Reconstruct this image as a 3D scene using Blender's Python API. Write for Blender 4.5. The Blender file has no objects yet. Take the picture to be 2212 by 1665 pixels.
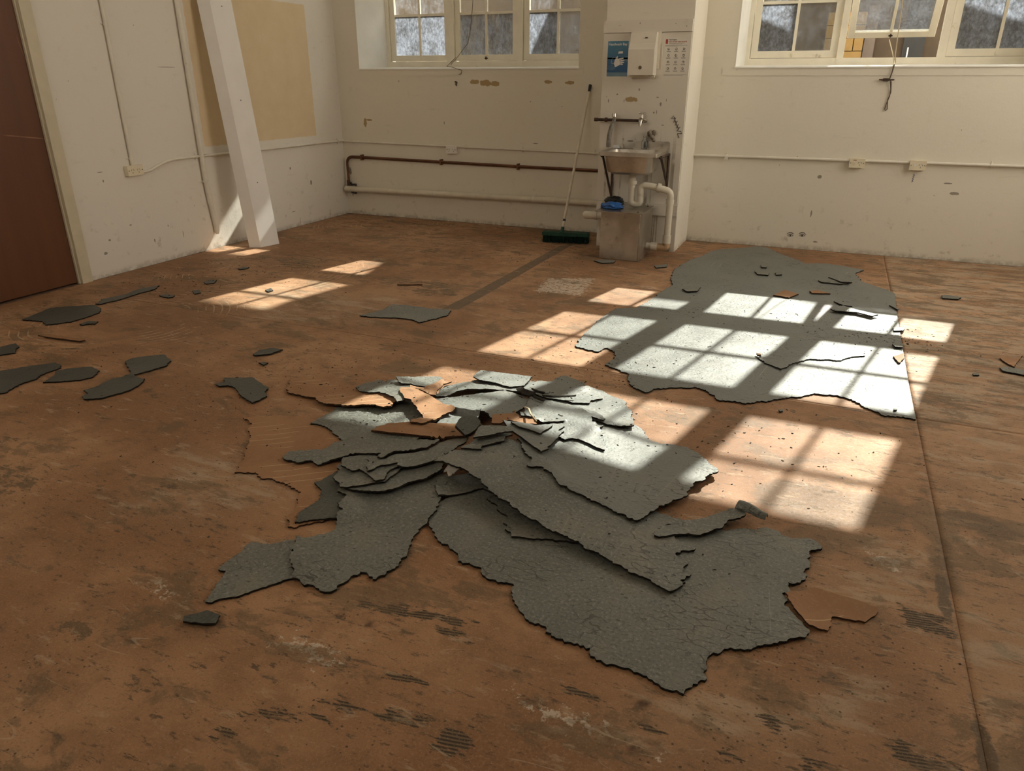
import bpy, bmesh, math, random
import numpy as np
from mathutils import Vector, Matrix
from mathutils.bvhtree import BVHTree
from mathutils.geometry import delaunay_2d_cdt
from mathutils import noise as mnoise

random.seed(7)
rng = np.random.default_rng(7)
SC = bpy.context.scene
COL = SC.collection
PI = math.pi

# ------------------------------------------------------------------ camera
YAW, PITCH, ROLL = 0.4017, 0.3963, 0.0017
CAM = Vector((5.3853, -7.5531, 1.5))
fw = Vector((-math.sin(YAW) * math.cos(PITCH), math.cos(YAW) * math.cos(PITCH), -math.sin(PITCH)))
rt = Vector((math.cos(YAW), math.sin(YAW), 0))
up = rt.cross(fw)
rt2 = rt * math.cos(ROLL) + up * math.sin(ROLL)
up2 = -rt * math.sin(ROLL) + up * math.cos(ROLL)
cd = bpy.data.cameras.new('camera')
cd.sensor_fit = 'HORIZONTAL'
cd.sensor_width = 36.0
cd.lens = 1573.6 / 2212 * 36.0
cd.clip_start = 0.05
cam = bpy.data.objects.new('camera', cd)
COL.objects.link(cam)
M3 = Matrix((rt2, up2, -fw)).transposed()
cam.matrix_world = Matrix.Translation(CAM) @ M3.to_4x4()
SC.camera = cam

# ------------------------------------------------------------------ sky, sun, exposure
SUN_TRAVEL = Vector((-0.217, -1.0, -0.836)).normalized()
W = bpy.data.worlds.new('sky')
SC.world = W
W.use_nodes = True
wn = W.node_tree
wn.nodes.clear()
# warm hazy sky, a little brighter towards the horizon
tc = wn.nodes.new('ShaderNodeTexCoord')
sx = wn.nodes.new('ShaderNodeSeparateXYZ')
wn.links.new(tc.outputs['Generated'], sx.inputs[0])
rp = wn.nodes.new('ShaderNodeValToRGB')
rp.color_ramp.elements[0].position = 0.0
rp.color_ramp.elements[0].color = (1.0, 0.895, 0.745, 1)
rp.color_ramp.elements[1].position = 0.9
rp.color_ramp.elements[1].color = (0.80, 0.76, 0.70, 1)
wn.links.new(sx.outputs['Z'], rp.inputs[0])
bg = wn.nodes.new('ShaderNodeBackground')
bg.inputs['Strength'].default_value = 4.3
wn.links.new(rp.outputs[0], bg.inputs['Color'])
wo = wn.nodes.new('ShaderNodeOutputWorld')
wn.links.new(bg.outputs[0], wo.inputs['Surface'])

sl = bpy.data.lights.new('sun', 'SUN')
sl.energy = 12.2
sl.color = (1.0, 0.95, 0.86)
sl.angle = math.radians(0.5)
so = bpy.data.objects.new('sun', sl)
COL.objects.link(so)
so.rotation_euler = (-SUN_TRAVEL).to_track_quat('Z', 'Y').to_euler()
so.location = (8, 10, 12)

def portal(name, loc, nrm, sx, sy):
    l = bpy.data.lights.new(name, 'AREA')
    l.shape = 'RECTANGLE'
    l.size, l.size_y = sx, sy
    l.cycles.is_portal = True
    o = bpy.data.objects.new(name, l)
    COL.objects.link(o)
    o.location = loc
    o.rotation_euler = Vector(nrm).to_track_quat('-Z', 'Z').to_euler()
portal('window_daylight', (1.6, 0.72, 3.18), (0, -1, 0), 2.7, 3.2)
portal('window_daylight', (5.7, 0.72, 3.18), (0, -1, 0), 2.7, 3.2)
portal('window_daylight', (8.85, -1.95, 3.0), (-1, 0, 0), 3.3, 2.8)
portal('window_daylight', (2.4, -9.85, 3.95), (0, 1, 0), 3.4, 1.3)  # portal for the added opening behind the camera

SC.view_settings.view_transform = 'Standard'
SC.view_settings.look = 'None'
SC.view_settings.exposure = 0.43
SC.view_settings.gamma = 1.0
SC.view_settings.use_curve_mapping = False
SC.cycles.max_bounces = 7
SC.cycles.diffuse_bounces = 5
SC.cycles.transparent_max_bounces = 7
SC.cycles.sample_clamp_indirect = 6.0
SC.cycles.use_adaptive_sampling = True
SC.cycles.adaptive_threshold = 0.12
SC.cycles.caustics_reflective = False
SC.cycles.caustics_refractive = False

# ------------------------------------------------------------------ object helpers
def tag(o, label=None, cat=None, group=None, kind=None):
    if label: o['label'] = label
    if cat: o['category'] = cat
    if group: o['group'] = group
    if kind: o['kind'] = kind
    return o

def link(name, me, parent=None):
    o = bpy.data.objects.new(name, me)
    COL.objects.link(o)
    if parent:
        o.parent = parent
        if parent.type == 'EMPTY' or True:
            # geometry is written in world coordinates; keep it there
            o.matrix_parent_inverse = Matrix.Translation(-parent_world(parent))
    return o

def parent_world(p):
    v = Vector((0, 0, 0))
    while p:
        v += Vector(p.location)
        if p.parent: v += p.matrix_parent_inverse.translation
        p = p.parent
    return v

def empty(name, loc, label=None, cat=None, group=None, kind=None):
    o = bpy.data.objects.new(name, None)
    o.empty_display_size = 0.05
    COL.objects.link(o)
    o.location = loc
    return tag(o, label, cat, group, kind)

def build(name, bm, mats, parent=None, smooth=False, bevel=0.0, seg=2):
    if bevel:
        bmesh.ops.bevel(bm, geom=[e for e in bm.edges if len(e.link_faces) == 2 and e.calc_face_angle(0) > 0.5], offset=bevel, segments=seg, affect='EDGES', profile=0.5)
    bmesh.ops.recalc_face_normals(bm, faces=bm.faces)
    me = bpy.data.meshes.new(name)
    bm.to_mesh(me)
    bm.free()
    for m in (mats if isinstance(mats, (list, tuple)) else [mats]):
        me.materials.append(m)
    if smooth:
        for p in me.polygons: p.use_smooth = True
        if smooth != 'all':
            me.set_sharp_from_angle(angle=math.radians(40))
    return link(name, me, parent)

def box(bm, x0, x1, y0, y1, z0, z1, mi=0):
    vs = [bm.verts.new((x, y, z)) for z in (z0, z1) for x, y in ((x0, y0), (x1, y0), (x1, y1), (x0, y1))]
    fs = [(0, 3, 2, 1), (4, 5, 6, 7), (0, 1, 5, 4), (1, 2, 6, 5), (2, 3, 7, 6), (3, 0, 4, 7)]
    for f in fs:
        q = bm.faces.new([vs[i] for i in f]); q.material_index = mi
    return vs

def prism(bm, poly, h0, h1, axis='z', mi=0):
    def P(a, b, h):
        return {'z': (a, b, h), 'y': (a, h, b), 'x': (h, a, b)}[axis]
    lo = [bm.verts.new(P(a, b, h0)) for a, b in poly]
    hi = [bm.verts.new(P(a, b, h1)) for a, b in poly]
    n = len(poly)
    for f in [lo[::-1], hi] + [[lo[i], lo[(i + 1) % n], hi[(i + 1) % n], hi[i]] for i in range(n)]:
        q = bm.faces.new(f); q.material_index = mi

def tube(bm, pts, r, seg=10, caps=True, mi=0):
    pts = [Vector(p) for p in pts]
    rs = r if isinstance(r, (list, tuple)) else [r] * len(pts)
    rings = []
    t0 = (pts[1] - pts[0]).normalized()
    ref = Vector((0, 0, 1)) if abs(t0.z) < 0.9 else Vector((1, 0, 0))
    u = t0.cross(ref).normalized()
    for i, p in enumerate(pts):
        a = pts[max(i - 1, 0)]; b = pts[min(i + 1, len(pts) - 1)]
        t = (b - a).normalized()
        u = (u - t * u.dot(t)).normalized()
        v = t.cross(u)
        rings.append([bm.verts.new(p + (u * math.cos(2 * PI * k / seg) + v * math.sin(2 * PI * k / seg)) * rs[i]) for k in range(seg)])
    for a, b in zip(rings, rings[1:]):
        for k in range(seg):
            q = bm.faces.new((a[k], a[(k + 1) % seg], b[(k + 1) % seg], b[k])); q.material_index = mi
    if caps:
        for q in (bm.faces.new(rings[0][::-1]), bm.faces.new(rings[-1])): q.material_index = mi

def round_path(pts, r, n=5):
    pts = [Vector(p) for p in pts]
    out = [pts[0]]
    for a, b, c in zip(pts, pts[1:], pts[2:]):
        d1 = (a - b); d2 = (c - b)
        rr = min(r, d1.length * 0.49, d2.length * 0.49)
        p1 = b + d1.normalized() * rr; p2 = b + d2.normalized() * rr
        for k in range(n + 1):
            t = k / n
            out.append(p1 * (1 - t) ** 2 + b * 2 * t * (1 - t) + p2 * t * t)
    out.append(pts[-1])
    return out

def rrect(cx, cy, hx, hy, r, n=5):
    out = []
    for sx, sy, a0 in ((1, 1, 0), (-1, 1, 90), (-1, -1, 180), (1, -1, 270)):
        for k in range(n + 1):
            a = math.radians(a0 + 90 * k / n)
            out.append((cx + sx * (hx - r) + r * math.cos(a), cy + sy * (hy - r) + r * math.sin(a)))
    return out

def loft(bm, rings, cap0=True, cap1=True, mi=0):
    R = [[bm.verts.new(p) for p in ring] for ring in rings]
    n = len(R[0])
    for a, b in zip(R, R[1:]):
        for k in range(n):
            q = bm.faces.new((a[k], a[(k + 1) % n], b[(k + 1) % n], b[k])); q.material_index = mi
    if cap0: bm.faces.new(R[0][::-1]).material_index = mi
    if cap1: bm.faces.new(R[-1]).material_index = mi

def NB(): return bmesh.new()

# ------------------------------------------------------------------ material helpers
class Mat:
    def __init__(s, name):
        s.m = bpy.data.materials.new(name)
        s.m.use_nodes = True
        s.nt = s.m.node_tree
        s.nt.nodes.clear()
        s.out = s.n('ShaderNodeOutputMaterial')
        s._obj = None
    def n(s, t, **k):
        x = s.nt.nodes.new(t)
        for a, b in k.items(): setattr(x, a, b)
        return x
    def put(s, sock, v):
        if v is None: return
        if isinstance(v, bpy.types.NodeSocket): s.nt.links.new(v, sock)
        else:
            if isinstance(v, (tuple, list)) and len(v) == 3 and sock.type == 'RGBA': v = (*v, 1)
            sock.default_value = v
    def obj(s):
        if not s._obj: s._obj = s.n('ShaderNodeTexCoord').outputs['Object']
        return s._obj
    def vscale(s, v, sc, off=(0, 0, 0), rot=(0, 0, 0)):
        x = s.n('ShaderNodeMapping')
        s.put(x.inputs['Vector'], v); x.inputs['Scale'].default_value = sc
        x.inputs['Location'].default_value = off; x.inputs['Rotation'].default_value = rot
        return x.outputs[0]
    def noise(s, scale, detail=4, rough=0.55, vec=None, dist=0.0, col=False):
        x = s.n('ShaderNodeTexNoise')
        s.put(x.inputs['Vector'], vec or s.obj())
        x.inputs['Scale'].default_value = scale; x.inputs['Detail'].default_value = detail
        x.inputs['Roughness'].default_value = rough; x.inputs['Distortion'].default_value = dist
        return x.outputs['Color' if col else 'Fac']
    def voro(s, scale, vec=None, feature='F1', out='Distance', rand=1.0):
        x = s.n('ShaderNodeTexVoronoi', feature=feature)
        s.put(x.inputs['Vector'], vec or s.obj())
        x.inputs['Scale'].default_value = scale; x.inputs['Randomness'].default_value = rand
        return x.outputs[out]
    def math(s, op, a, b=None, c=None, clamp=False):
        x = s.n('ShaderNodeMath', operation=op, use_clamp=clamp)
        s.put(x.inputs[0], a); s.put(x.inputs[1], b); s.put(x.inputs[2], c)
        return x.outputs[0]
    def step(s, v, a, b):   # smooth 0..1 between a and b
        x = s.n('ShaderNodeMapRange', interpolation_type='SMOOTHSTEP')
        s.put(x.inputs['Value'], v); s.put(x.inputs['From Min'], a); s.put(x.inputs['From Max'], b)
        return x.outputs[0]
    def remap(s, v, a, b, c, d):
        x = s.n('ShaderNodeMapRange')
        for i, q in zip((0, 1, 2, 3, 4), (v, a, b, c, d)): s.put(x.inputs[i], q)
        return x.outputs[0]
    def mix(s, f, a, b, mode='MIX'):
        x = s.n('ShaderNodeMix', data_type='RGBA', blend_type=mode)
        s.put(x.inputs[0], f); s.put(x.inputs[6], a); s.put(x.inputs[7], b)
        return x.outputs[2]
    def mul(s, *a):
        v = a[0]
        for b in a[1:]: v = s.math('MULTIPLY', v, b)
        return v
    def mx(s, *a):
        v = a[0]
        for b in a[1:]: v = s.math('MAXIMUM', v, b)
        return v
    def sep(s, v=None):
        x = s.n('ShaderNodeSeparateXYZ'); s.put(x.inputs[0], v or s.obj()); return x.outputs
    def attr(s, name):
        x = s.n('ShaderNodeAttribute', attribute_name=name)
        c = s.n('ShaderNodeSeparateColor'); s.nt.links.new(x.outputs['Color'], c.inputs[0])
        return c.outputs
    def ell(s, v, c, r, edge=None):   # soft ellipse mask, edge = noise to roughen
        x = s.n('ShaderNodeVectorMath', operation='SUBTRACT'); s.put(x.inputs[0], v); x.inputs[1].default_value = c
        y = s.n('ShaderNodeVectorMath', operation='MULTIPLY'); s.put(y.inputs[0], x.outputs[0])
        y.inputs[1].default_value = tuple(1 / q if q else 0 for q in r)
        l = s.n('ShaderNodeVectorMath', operation='LENGTH'); s.put(l.inputs[0], y.outputs[0])
        d = l.outputs['Value']
        if edge is not None: d = s.math('ADD', d, edge)
        return s.step(d, 1.08, 0.92)
    def bump(s, h, strength=0.3, dist=0.01, prev=None):
        x = s.n('ShaderNodeBump'); s.put(x.inputs['Height'], h)
        x.inputs['Strength'].default_value = strength; x.inputs['Distance'].default_value = dist
        s.put(x.inputs['Normal'], prev)
        return x.outputs[0]
    def bsdf(s, col, rough=0.6, metal=0.0, spec=0.5, normal=None, **k):
        b = s.n('ShaderNodeBsdfPrincipled')
        s.put(b.inputs['Base Color'], col); s.put(b.inputs['Roughness'], rough); s.put(b.inputs['Metallic'], metal)
        s.put(b.inputs['Specular IOR Level'], spec); s.put(b.inputs['Normal'], normal)
        for a, q in k.items(): s.put(b.inputs[a.replace('_', ' ')], q)
        s.nt.links.new(b.outputs[0], s.out.inputs['Surface'])
        return s.m

def simple(name, col, rough=0.6, metal=0.0, spec=0.5, var=0.12, scale=8.0, bump=0.0, dirt=None, dirt_amt=0.55):
    m = Mat(name)
    n = m.noise(scale, 5)
    f = m.remap(n, 0.3, 0.7, 1 - var, 1 + var)
    c = m.n('ShaderNodeMix', data_type='RGBA', blend_type='MULTIPLY')
    c.inputs[0].default_value = 1.0
    m.put(c.inputs[6], col)
    g = m.n('ShaderNodeCombineColor')
    for i in range(3): m.put(g.inputs[i], f)
    m.nt.links.new(g.outputs[0], c.inputs[7])
    col2 = c.outputs[2]
    if dirt:
        d = m.step(m.noise(scale * 1.7, 7, 0.65), dirt_amt, dirt_amt + 0.15)
        col2 = m.mix(m.mul(d, 0.8), col2, dirt)
    nm = m.bump(m.noise(scale * 12, 3), bump, 0.004) if bump else None
    return m.bsdf(col2, rough, metal, spec, nm)

# ---- painted plaster walls
def wall_mat(name, axis, chips=(), yellow=False, base=(0.78, 0.735, 0.63), dark=(), board=False):
    m = Mat(name)
    v = m.obj()
    X = m.sep(v)
    big = m.noise(0.8, 4)
    c = m.mix(big, tuple(q * 0.93 for q in base), base)
    # faint horizontal scuffs and smears
    if axis == 'y': vs = m.vscale(v, (1.2, 1, 7))
    else: vs = m.vscale(v, (1, 1.2, 5))
    sm = m.step(m.noise(3.0, 7, 0.65, vs), 0.60, 0.74)
    c = m.mix(m.mul(sm, 0.28), c, (0.50, 0.43, 0.32))
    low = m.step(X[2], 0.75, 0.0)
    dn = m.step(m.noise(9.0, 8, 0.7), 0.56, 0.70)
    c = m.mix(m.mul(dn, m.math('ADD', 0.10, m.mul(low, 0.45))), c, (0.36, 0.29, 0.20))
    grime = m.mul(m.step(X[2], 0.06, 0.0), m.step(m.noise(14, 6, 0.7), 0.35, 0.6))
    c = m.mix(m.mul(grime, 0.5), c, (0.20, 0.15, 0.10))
    sp = m.step(m.voro(9.0), 0.045, 0.03)
    spm = m.step(m.noise(1.3, 3), 0.52, 0.60)
    c = m.mix(m.mul(sp, spm, 0.8), c, (0.10, 0.07, 0.05))
    e = m.math('MULTIPLY', m.math('SUBTRACT', m.noise(28.0, 5, 0.65), 0.5), 1.5)
    if yellow:
        # rectangle of old ochre paint left where a board hung
        ny = m.math('MULTIPLY', m.math('SUBTRACT', m.noise(16.0, 5, 0.7), 0.5), 0.035)
        Y = m.math('ADD', X[1], ny); Z = m.math('ADD', X[2], ny)
        r = m.mul(m.step(Y, -2.164, -2.156), m.step(Y, -0.486, -0.494), m.step(Z, 0.926, 0.934), m.step(Z, 2.235, 2.227))
        yc = m.mix(m.noise(5, 6, 0.6), (0.66, 0.52, 0.32), (0.78, 0.64, 0.44))
        c = m.mix(r, c, yc)
    if board:
        dr = m.noise(26.0, 3, 0.5, m.vscale(v, (1, 1, 0.03)))
        dm = m.mul(m.step(dr, 0.52, 0.62), m.step(X[2], 1.15, 0.75), m.step(m.noise(6, 4), 0.35, 0.55))
        c = m.mix(m.mul(dm, 0.65), c, (0.22, 0.16, 0.09))
    if chips:
        k = None
        for (a, z, ra, rz) in chips:
            cc = (a, 0, z) if axis == 'y' else (0, a, z)
            rr = (ra, 0, rz) if axis == 'y' else (0, ra, rz)
            q = m.ell(v, cc, rr, e)
            k = q if k is None else m.mx(k, q)
        c = m.mix(k, c, (0.40, 0.29, 0.15))
    if dark:
        k = None
        for (a, z, ra, rz) in dark:
            cc = (a, 0, z) if axis == 'y' else (0, a, z)
            rr = (ra * .6, 0, rz * .6) if axis == 'y' else (0, ra * .55, rz * .55)
            q = m.ell(v, cc, rr, e)
            k = q if k is None else m.mx(k, q)
        c = m.mix(m.mul(k, 0.72), c, (0.12, 0.095, 0.07))
    h = m.math('ADD', m.mul(m.noise(5, 6, 0.6), 0.6), m.mul(m.noise(60, 4), 0.12))
    return m.bsdf(c, 0.72, 0, 0.25, m.bump(h, 0.5, 0.012))

BACK_CHIPS = [(1.743,1.487,.055,.022),(1.87,1.476,.075,.03),(1.977,1.469,.05,.025),(2.571,1.488,.045,.017),(2.811,1.481,.05,.017),(0.33,1.05,.02,.05),(0.39,1.08,.04,.01)]
BACK_DARK = [(1.52,1.472,.022,.035),(0.809,1.493,.01,.012),(2.445,.887,.05,.008),(1.359,1.066,.008,.03),(2.728,1.255,.01,.01),(2.38,1.298,.012,.008),
             (5.256,.342,.012,.05),(5.332,.079,.04,.012),(5.277,.68,.03,.03),(6.398,.591,.06,.02),(6.329,.673,.05,.012),(1.6,1.615,.012,.012),(0.07,.5,.03,.07)]
LEFT_DARK = [(-.996,.625,.02,.022),(-.668,.44,.028,.048),(-1.629,1.329,.018,.005),(-2.45,1.602,.17,.005),(-3.115,.371,.02,.01),(-3.34,.285,.02,.015),
             (-2.578,.2,.006,.06),(-.923,.06,.006,.07),(-1.02,.17,.06,.006),(-3.4,.188,.03,.02),(-3.3,.82,.05,.006),(-3.286,.75,.012,.02),(-2.9,.2,.012,.03),(-2.73,.3,.01,.02)]
BOARD_DARK = [(3.473,1.945,.006,.006),(3.653,1.96,.006,.012),(3.963,1.95,.006,.006),(4.057,1.929,.009,.007),(3.68,1.429,.010,.018),(3.48,1.387,.016,.010),
              (3.402,1.333,.008,.024),(3.383,1.366,.006,.01),(3.547,1.334,.006,.02),(3.851,1.365,.022,.008),(3.882,1.311,.014,.03),(3.931,1.341,.005,.02),
              (3.826,1.238,.012,.014),(3.851,1.244,.006,.03),(3.916,1.133,.02,.006),(3.63,.99,.05,.012),(3.56,1.005,.015,.008),(3.827,1.05,.045,.02)]
M_BACK = wall_mat('cream painted wall', 'y', BACK_CHIPS, dark=BACK_DARK)
M_LEFT = wall_mat('cream painted side wall', 'x', yellow=True, dark=LEFT_DARK, base=(0.79, 0.75, 0.68))
M_BOARD = wall_mat('stained white splashback', 'y', [(3.61,1.345,.06,.02)], dark=BOARD_DARK, board=True, base=(0.74, 0.69, 0.60))
M_PLAIN = wall_mat('plain white wall', 'y')
M_CEIL = simple('white ceiling paint', (0.78, 0.76, 0.72), 0.8, var=0.05, scale=2)
M_FRAME = simple('cream gloss window paint', (0.84, 0.79, 0.66), 0.4, var=0.06, scale=6, bump=0.08, dirt=(0.30, 0.23, 0.14), dirt_amt=0.62)
M_REVEAL = simple('white reveal paint', (0.82, 0.81, 0.76), 0.55, var=0.05, scale=5, bump=0.1)

def glass_mat(name, dirt, streak=0.0, tint=(0.27, 0.295, 0.335)):
    m = Mat(name)
    v = m.obj()
    n1 = m.noise(7.0, 8, 0.7)
    n2 = m.noise(30.0, 4, 0.6, m.vscale(v, (1, 1, 0.12)))
    f = m.math('ADD', m.mul(m.math('SUBTRACT', n1, 0.5), 0.55), dirt)
    f = m.math('ADD', f, m.mul(m.math('SUBTRACT', n2, 0.5), 0.25 + streak), clamp=True)
    tr = m.n('ShaderNodeBsdfTranslucent'); 
    tex = m.math('ADD', m.mul(m.step(m.noise(55.0, 6, 0.7, m.vscale(v, (1, 1, 0.55))), 0.35, 0.70), 0.75), m.mul(m.step(n1, 0.35, 0.65), 0.55))
    tc_ = m.n('ShaderNodeVectorMath', operation='SCALE'); tc_.inputs[0].default_value = tint; m.put(tc_.inputs['Scale'], m.math('ADD', tex, 0.30))
    m.nt.links.new(tc_.outputs[0], tr.inputs[0])
    df = m.n('ShaderNodeBsdfDiffuse'); df.inputs[0].default_value = (0.30, 0.27, 0.22, 1)
    a = m.n('ShaderNodeMixShader'); a.inputs[0].default_value = 0.22
    m.nt.links.new(tr.outputs[0], a.inputs[1]); m.nt.links.new(df.outputs[0], a.inputs[2])
    tp = m.n('ShaderNodeBsdfTransparent'); tp.inputs[0].default_value = (0.93, 0.95, 0.93, 1)
    gl = m.n('ShaderNodeBsdfGlossy'); gl.inputs['Roughness'].default_value = 0.08
    b = m.n('ShaderNodeMixShader'); b.inputs[0].default_value = 0.05
    m.nt.links.new(tp.outputs[0], b.inputs[1]); m.nt.links.new(gl.outputs[0], b.inputs[2])
    c = m.n('ShaderNodeMixShader'); m.put(c.inputs[0], f)
    m.nt.links.new(b.outputs[0], c.inputs[1]); m.nt.links.new(a.outputs[0], c.inputs[2])
    m.nt.links.new(c.outputs[0], m.out.inputs['Surface'])
    return m.m
G_FROST = glass_mat('sun bleached filmy glass', 0.80)
G_STREAK = glass_mat('glass with dried water runs', 0.62, 0.9)
G_CLEAR = glass_mat('dusty clear glass', 0.34)
G_UPPER = glass_mat('lightly dusty glass', 0.10)

# ---- floor board
def floor_mat():
    m = Mat('worn brown hardboard floor')
    v = m.obj(); X = m.sep(v)
    A = m.attr('marks_a'); B = m.attr('marks_b')
    big = m.noise(0.9, 5, 0.6)
    c = m.mix(m.step(big, 0.38, 0.62), (0.250, 0.125, 0.060), (0.395, 0.225, 0.122))
    mid = m.noise(7.0, 5, 0.65)
    c = m.mix(m.mul(m.step(mid, 0.45, 0.62), 0.50), c, (0.205, 0.110, 0.056))
    fine = m.noise(70.0, 5, 0.7)
    c = m.mix(m.mul(m.step(fine, 0.45, 0.75), 0.35), c, (0.50, 0.29, 0.16))
    # scraped residue, streaked along x
    vs = m.vscale(v, (1.0, 2.7, 1.0))
    st = m.noise(5.0, 7, 0.74, vs, 0.6)
    thr = m.math('SUBTRACT', 0.600, m.mul(B[0], 0.105))
    res = m.step(st, thr, m.math('ADD', thr, 0.05))
    c = m.mix(m.mul(res, 0.82), c, m.mix(m.noise(24, 4), (0.085, 0.055, 0.032), (0.17, 0.125, 0.08)))
    # pale dusty smears
    pd = m.noise(2.6, 6, 0.66, m.vscale(v, (1.0, 3.3, 1.0), (3.7, 1.9, 0)), 0.3)
    thr2 = m.math('SUBTRACT', 0.63, m.math('ADD', m.mul(B[1], 0.16), m.mul(B[0], 0.09)))
    c = m.mix(m.mul(m.step(pd, thr2, m.math('ADD', thr2, 0.12)), 0.42), c, (0.50, 0.41, 0.30))
    c = m.mix(m.mul(B[1], 0.20), c, (0.44, 0.32, 0.21))
    # glue patches
    n4 = m.noise(11.0, 6, 0.68, m.vscale(v, (1.0, 2.0, 1.0)))
    g = m.mul(m.step(m.math('ADD', m.mul(A[0], 0.55), m.mul(m.math('SUBTRACT', n4, 0.5), 2.0)), 0.46, 0.60), m.step(A[0], 0.0, 0.3))
    c = m.mix(m.mul(g, 0.75), c, (0.120, 0.085, 0.05))
    # trowel ridges
    q = m.math('ADD', m.mul(X[0], -0.19), m.mul(X[1], 0.98))
    q = m.math('ADD', q, m.mul(m.noise(2.0, 2), 0.03))
    rid = m.math('SINE', m.math('MULTIPLY', q, 2 * PI / 0.0105))
    n5 = m.noise(13.0, 5, 0.7, m.vscale(v, (0.8, 3.0, 1.0)))
    rm = m.mul(m.step(m.math('ADD', m.mul(A[2], 0.7), m.mul(m.math('SUBTRACT', n5, 0.5), 2.1)), 0.44, 0.52), m.step(A[2], 0.0, 0.25))
    c = m.mix(m.mul(rm, 0.95), c, m.mix(m.step(rid, -0.3, 0.5), (0.045, 0.033, 0.022), (0.165, 0.115, 0.065)))
    # white plaster splashes
    n6 = m.noise(34.0, 6, 0.72)
    wh = m.step(m.math('ADD', m.mul(A[1], 0.62), m.mul(m.math('SUBTRACT', n6, 0.5), 1.7)), 0.52, 0.60)
    wh = m.mul(wh, m.step(A[1], 0.02, 0.25))
    c = m.mix(m.mul(wh, 0.8), c, (0.60, 0.52, 0.42))
    # damp and cement joint
    n7 = m.math('MULTIPLY', m.math('SUBTRACT', m.noise(6.0, 5), 0.5), 0.7)
    damp = m.step(m.math('ADD', B[2], n7), 0.30, 0.62)
    c = m.mix(m.mul(damp, 0.55), c, (0.13, 0.095, 0.06))
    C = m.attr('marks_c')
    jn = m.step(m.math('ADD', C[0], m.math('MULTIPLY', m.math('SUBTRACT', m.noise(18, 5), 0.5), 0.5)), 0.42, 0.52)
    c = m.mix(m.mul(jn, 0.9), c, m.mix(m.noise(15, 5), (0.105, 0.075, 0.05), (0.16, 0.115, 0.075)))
    c = m.mix(m.mul(C[1], 0.9), c, (0.045, 0.02, 0.01))
    # specks of grit
    vd = m.voro(42.0); sm = m.step(m.noise(1.7, 4), 0.42, 0.62)
    c = m.mix(m.mul(m.step(vd, 0.17, 0.11), sm, 0.85), c, (0.05, 0.035, 0.022))
    vd2 = m.voro(85.0, m.vscale(v, (1, 1.6, 1), (5, 3, 0)))
    c = m.mix(m.mul(m.step(vd2, 0.16, 0.10), 0.5), c, (0.48, 0.36, 0.25))
    # blotches of old glue film, flecks, pale rubbed places
    bl = m.noise(2.1, 7, 0.72, m.vscale(v, (1.0, 1.7, 1.0), (2.2, 5.1, 0)), 0.4)
    blm = m.step(bl, 0.535, 0.595)
    c = m.mix(m.mul(blm, 0.62), c, m.mix(m.noise(30, 5), (0.10, 0.072, 0.042), (0.19, 0.125, 0.072)))
    fl = m.noise(21.0, 6, 0.74, m.vscale(v, (0.75, 2.2, 1.0), (9, 4, 0), (0, 0, 0.2)))
    c = m.mix(m.mul(m.step(fl, 0.575, 0.62), m.step(m.noise(1.4, 3), 0.36, 0.55), 0.80), c, (0.085, 0.06, 0.036))
    pl = m.noise(8.0, 6, 0.72, m.vscale(v, (0.8, 2.4, 1.0), (1, 7, 0), (0, 0, -0.15)))
    c = m.mix(m.mul(m.step(pl, 0.57, 0.66), 0.45), c, (0.50, 0.37, 0.25))
    fn = m.noise(160.0, 3, 0.6)
    c = m.mix(m.mul(m.step(fn, 0.55, 0.70), 0.30), c, (0.52, 0.34, 0.20))
    c = m.mix(m.mul(m.step(fn, 0.45, 0.30), 0.40), c, (0.15, 0.08, 0.04))
    # thin scratches and swirling broom arcs
    for sd, rot in ((0.0, 0.35), (6.0, -0.25), (13.0, 1.1)):
        ln = m.noise(1.3, 2, 0.5, m.vscale(v, (0.5, 3.2, 1), (sd, sd, 0), (0, 0, rot)), 0.3)
        la = m.step(m.math('ABSOLUTE', m.math('SUBTRACT', ln, 0.5)), 0.0028, 0.0010)
        c = m.mix(m.mul(la, m.step(m.noise(3.1, 4, 0.6, m.vscale(v, (1, 1, 1), (sd * 2, 0, 0))), 0.57, 0.64), 0.38), c, (0.55, 0.43, 0.31))
    arcs = None
    for (cx, cy, r0, r1) in ((0.95, -0.35, 0.25, 1.15), (1.07, -2.75, 0.3, 1.0), (1.1, -4.2, 0.3, 0.9)):
        d = m.n('ShaderNodeVectorMath', operation='DISTANCE'); m.put(d.inputs[0], v); d.inputs[1].default_value = (cx, cy, 0)
        dd = m.math('ADD', d.outputs['Value'], m.mul(m.noise(1.1, 3), 0.16))
        w = m.step(m.math('SINE', m.math('MULTIPLY', dd, 2 * PI / 0.052)), 0.80, 0.97)
        band = m.mul(m.step(d.outputs['Value'], r0, r0 + 0.1), m.step(d.outputs['Value'], r1, r1 - 0.3))
        k = m.mul(w, band, m.step(m.noise(3.1, 5, 0.6, m.vscale(v, (1, 1, 1), (cx * 3, 0, 0))), 0.50, 0.60))
        arcs = k if arcs is None else m.mx(arcs, k)
    c = m.mix(m.mul(arcs, 0.55), c, (0.56, 0.44, 0.30))
    h = m.math('ADD', m.mul(res, -0.5), m.mul(fine, 0.35))
    h = m.math('ADD', h, m.mul(rm, m.mul(rid, 0.25)))
    h = m.math('ADD', h, m.mul(g, 0.3))
    return m.bsdf(c, m.remap(fine, 0.3, 0.7, 0.58, 0.78), 0, 0.30, m.bump(h, 0.45, 0.003))
M_FLOOR = floor_mat()

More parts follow.
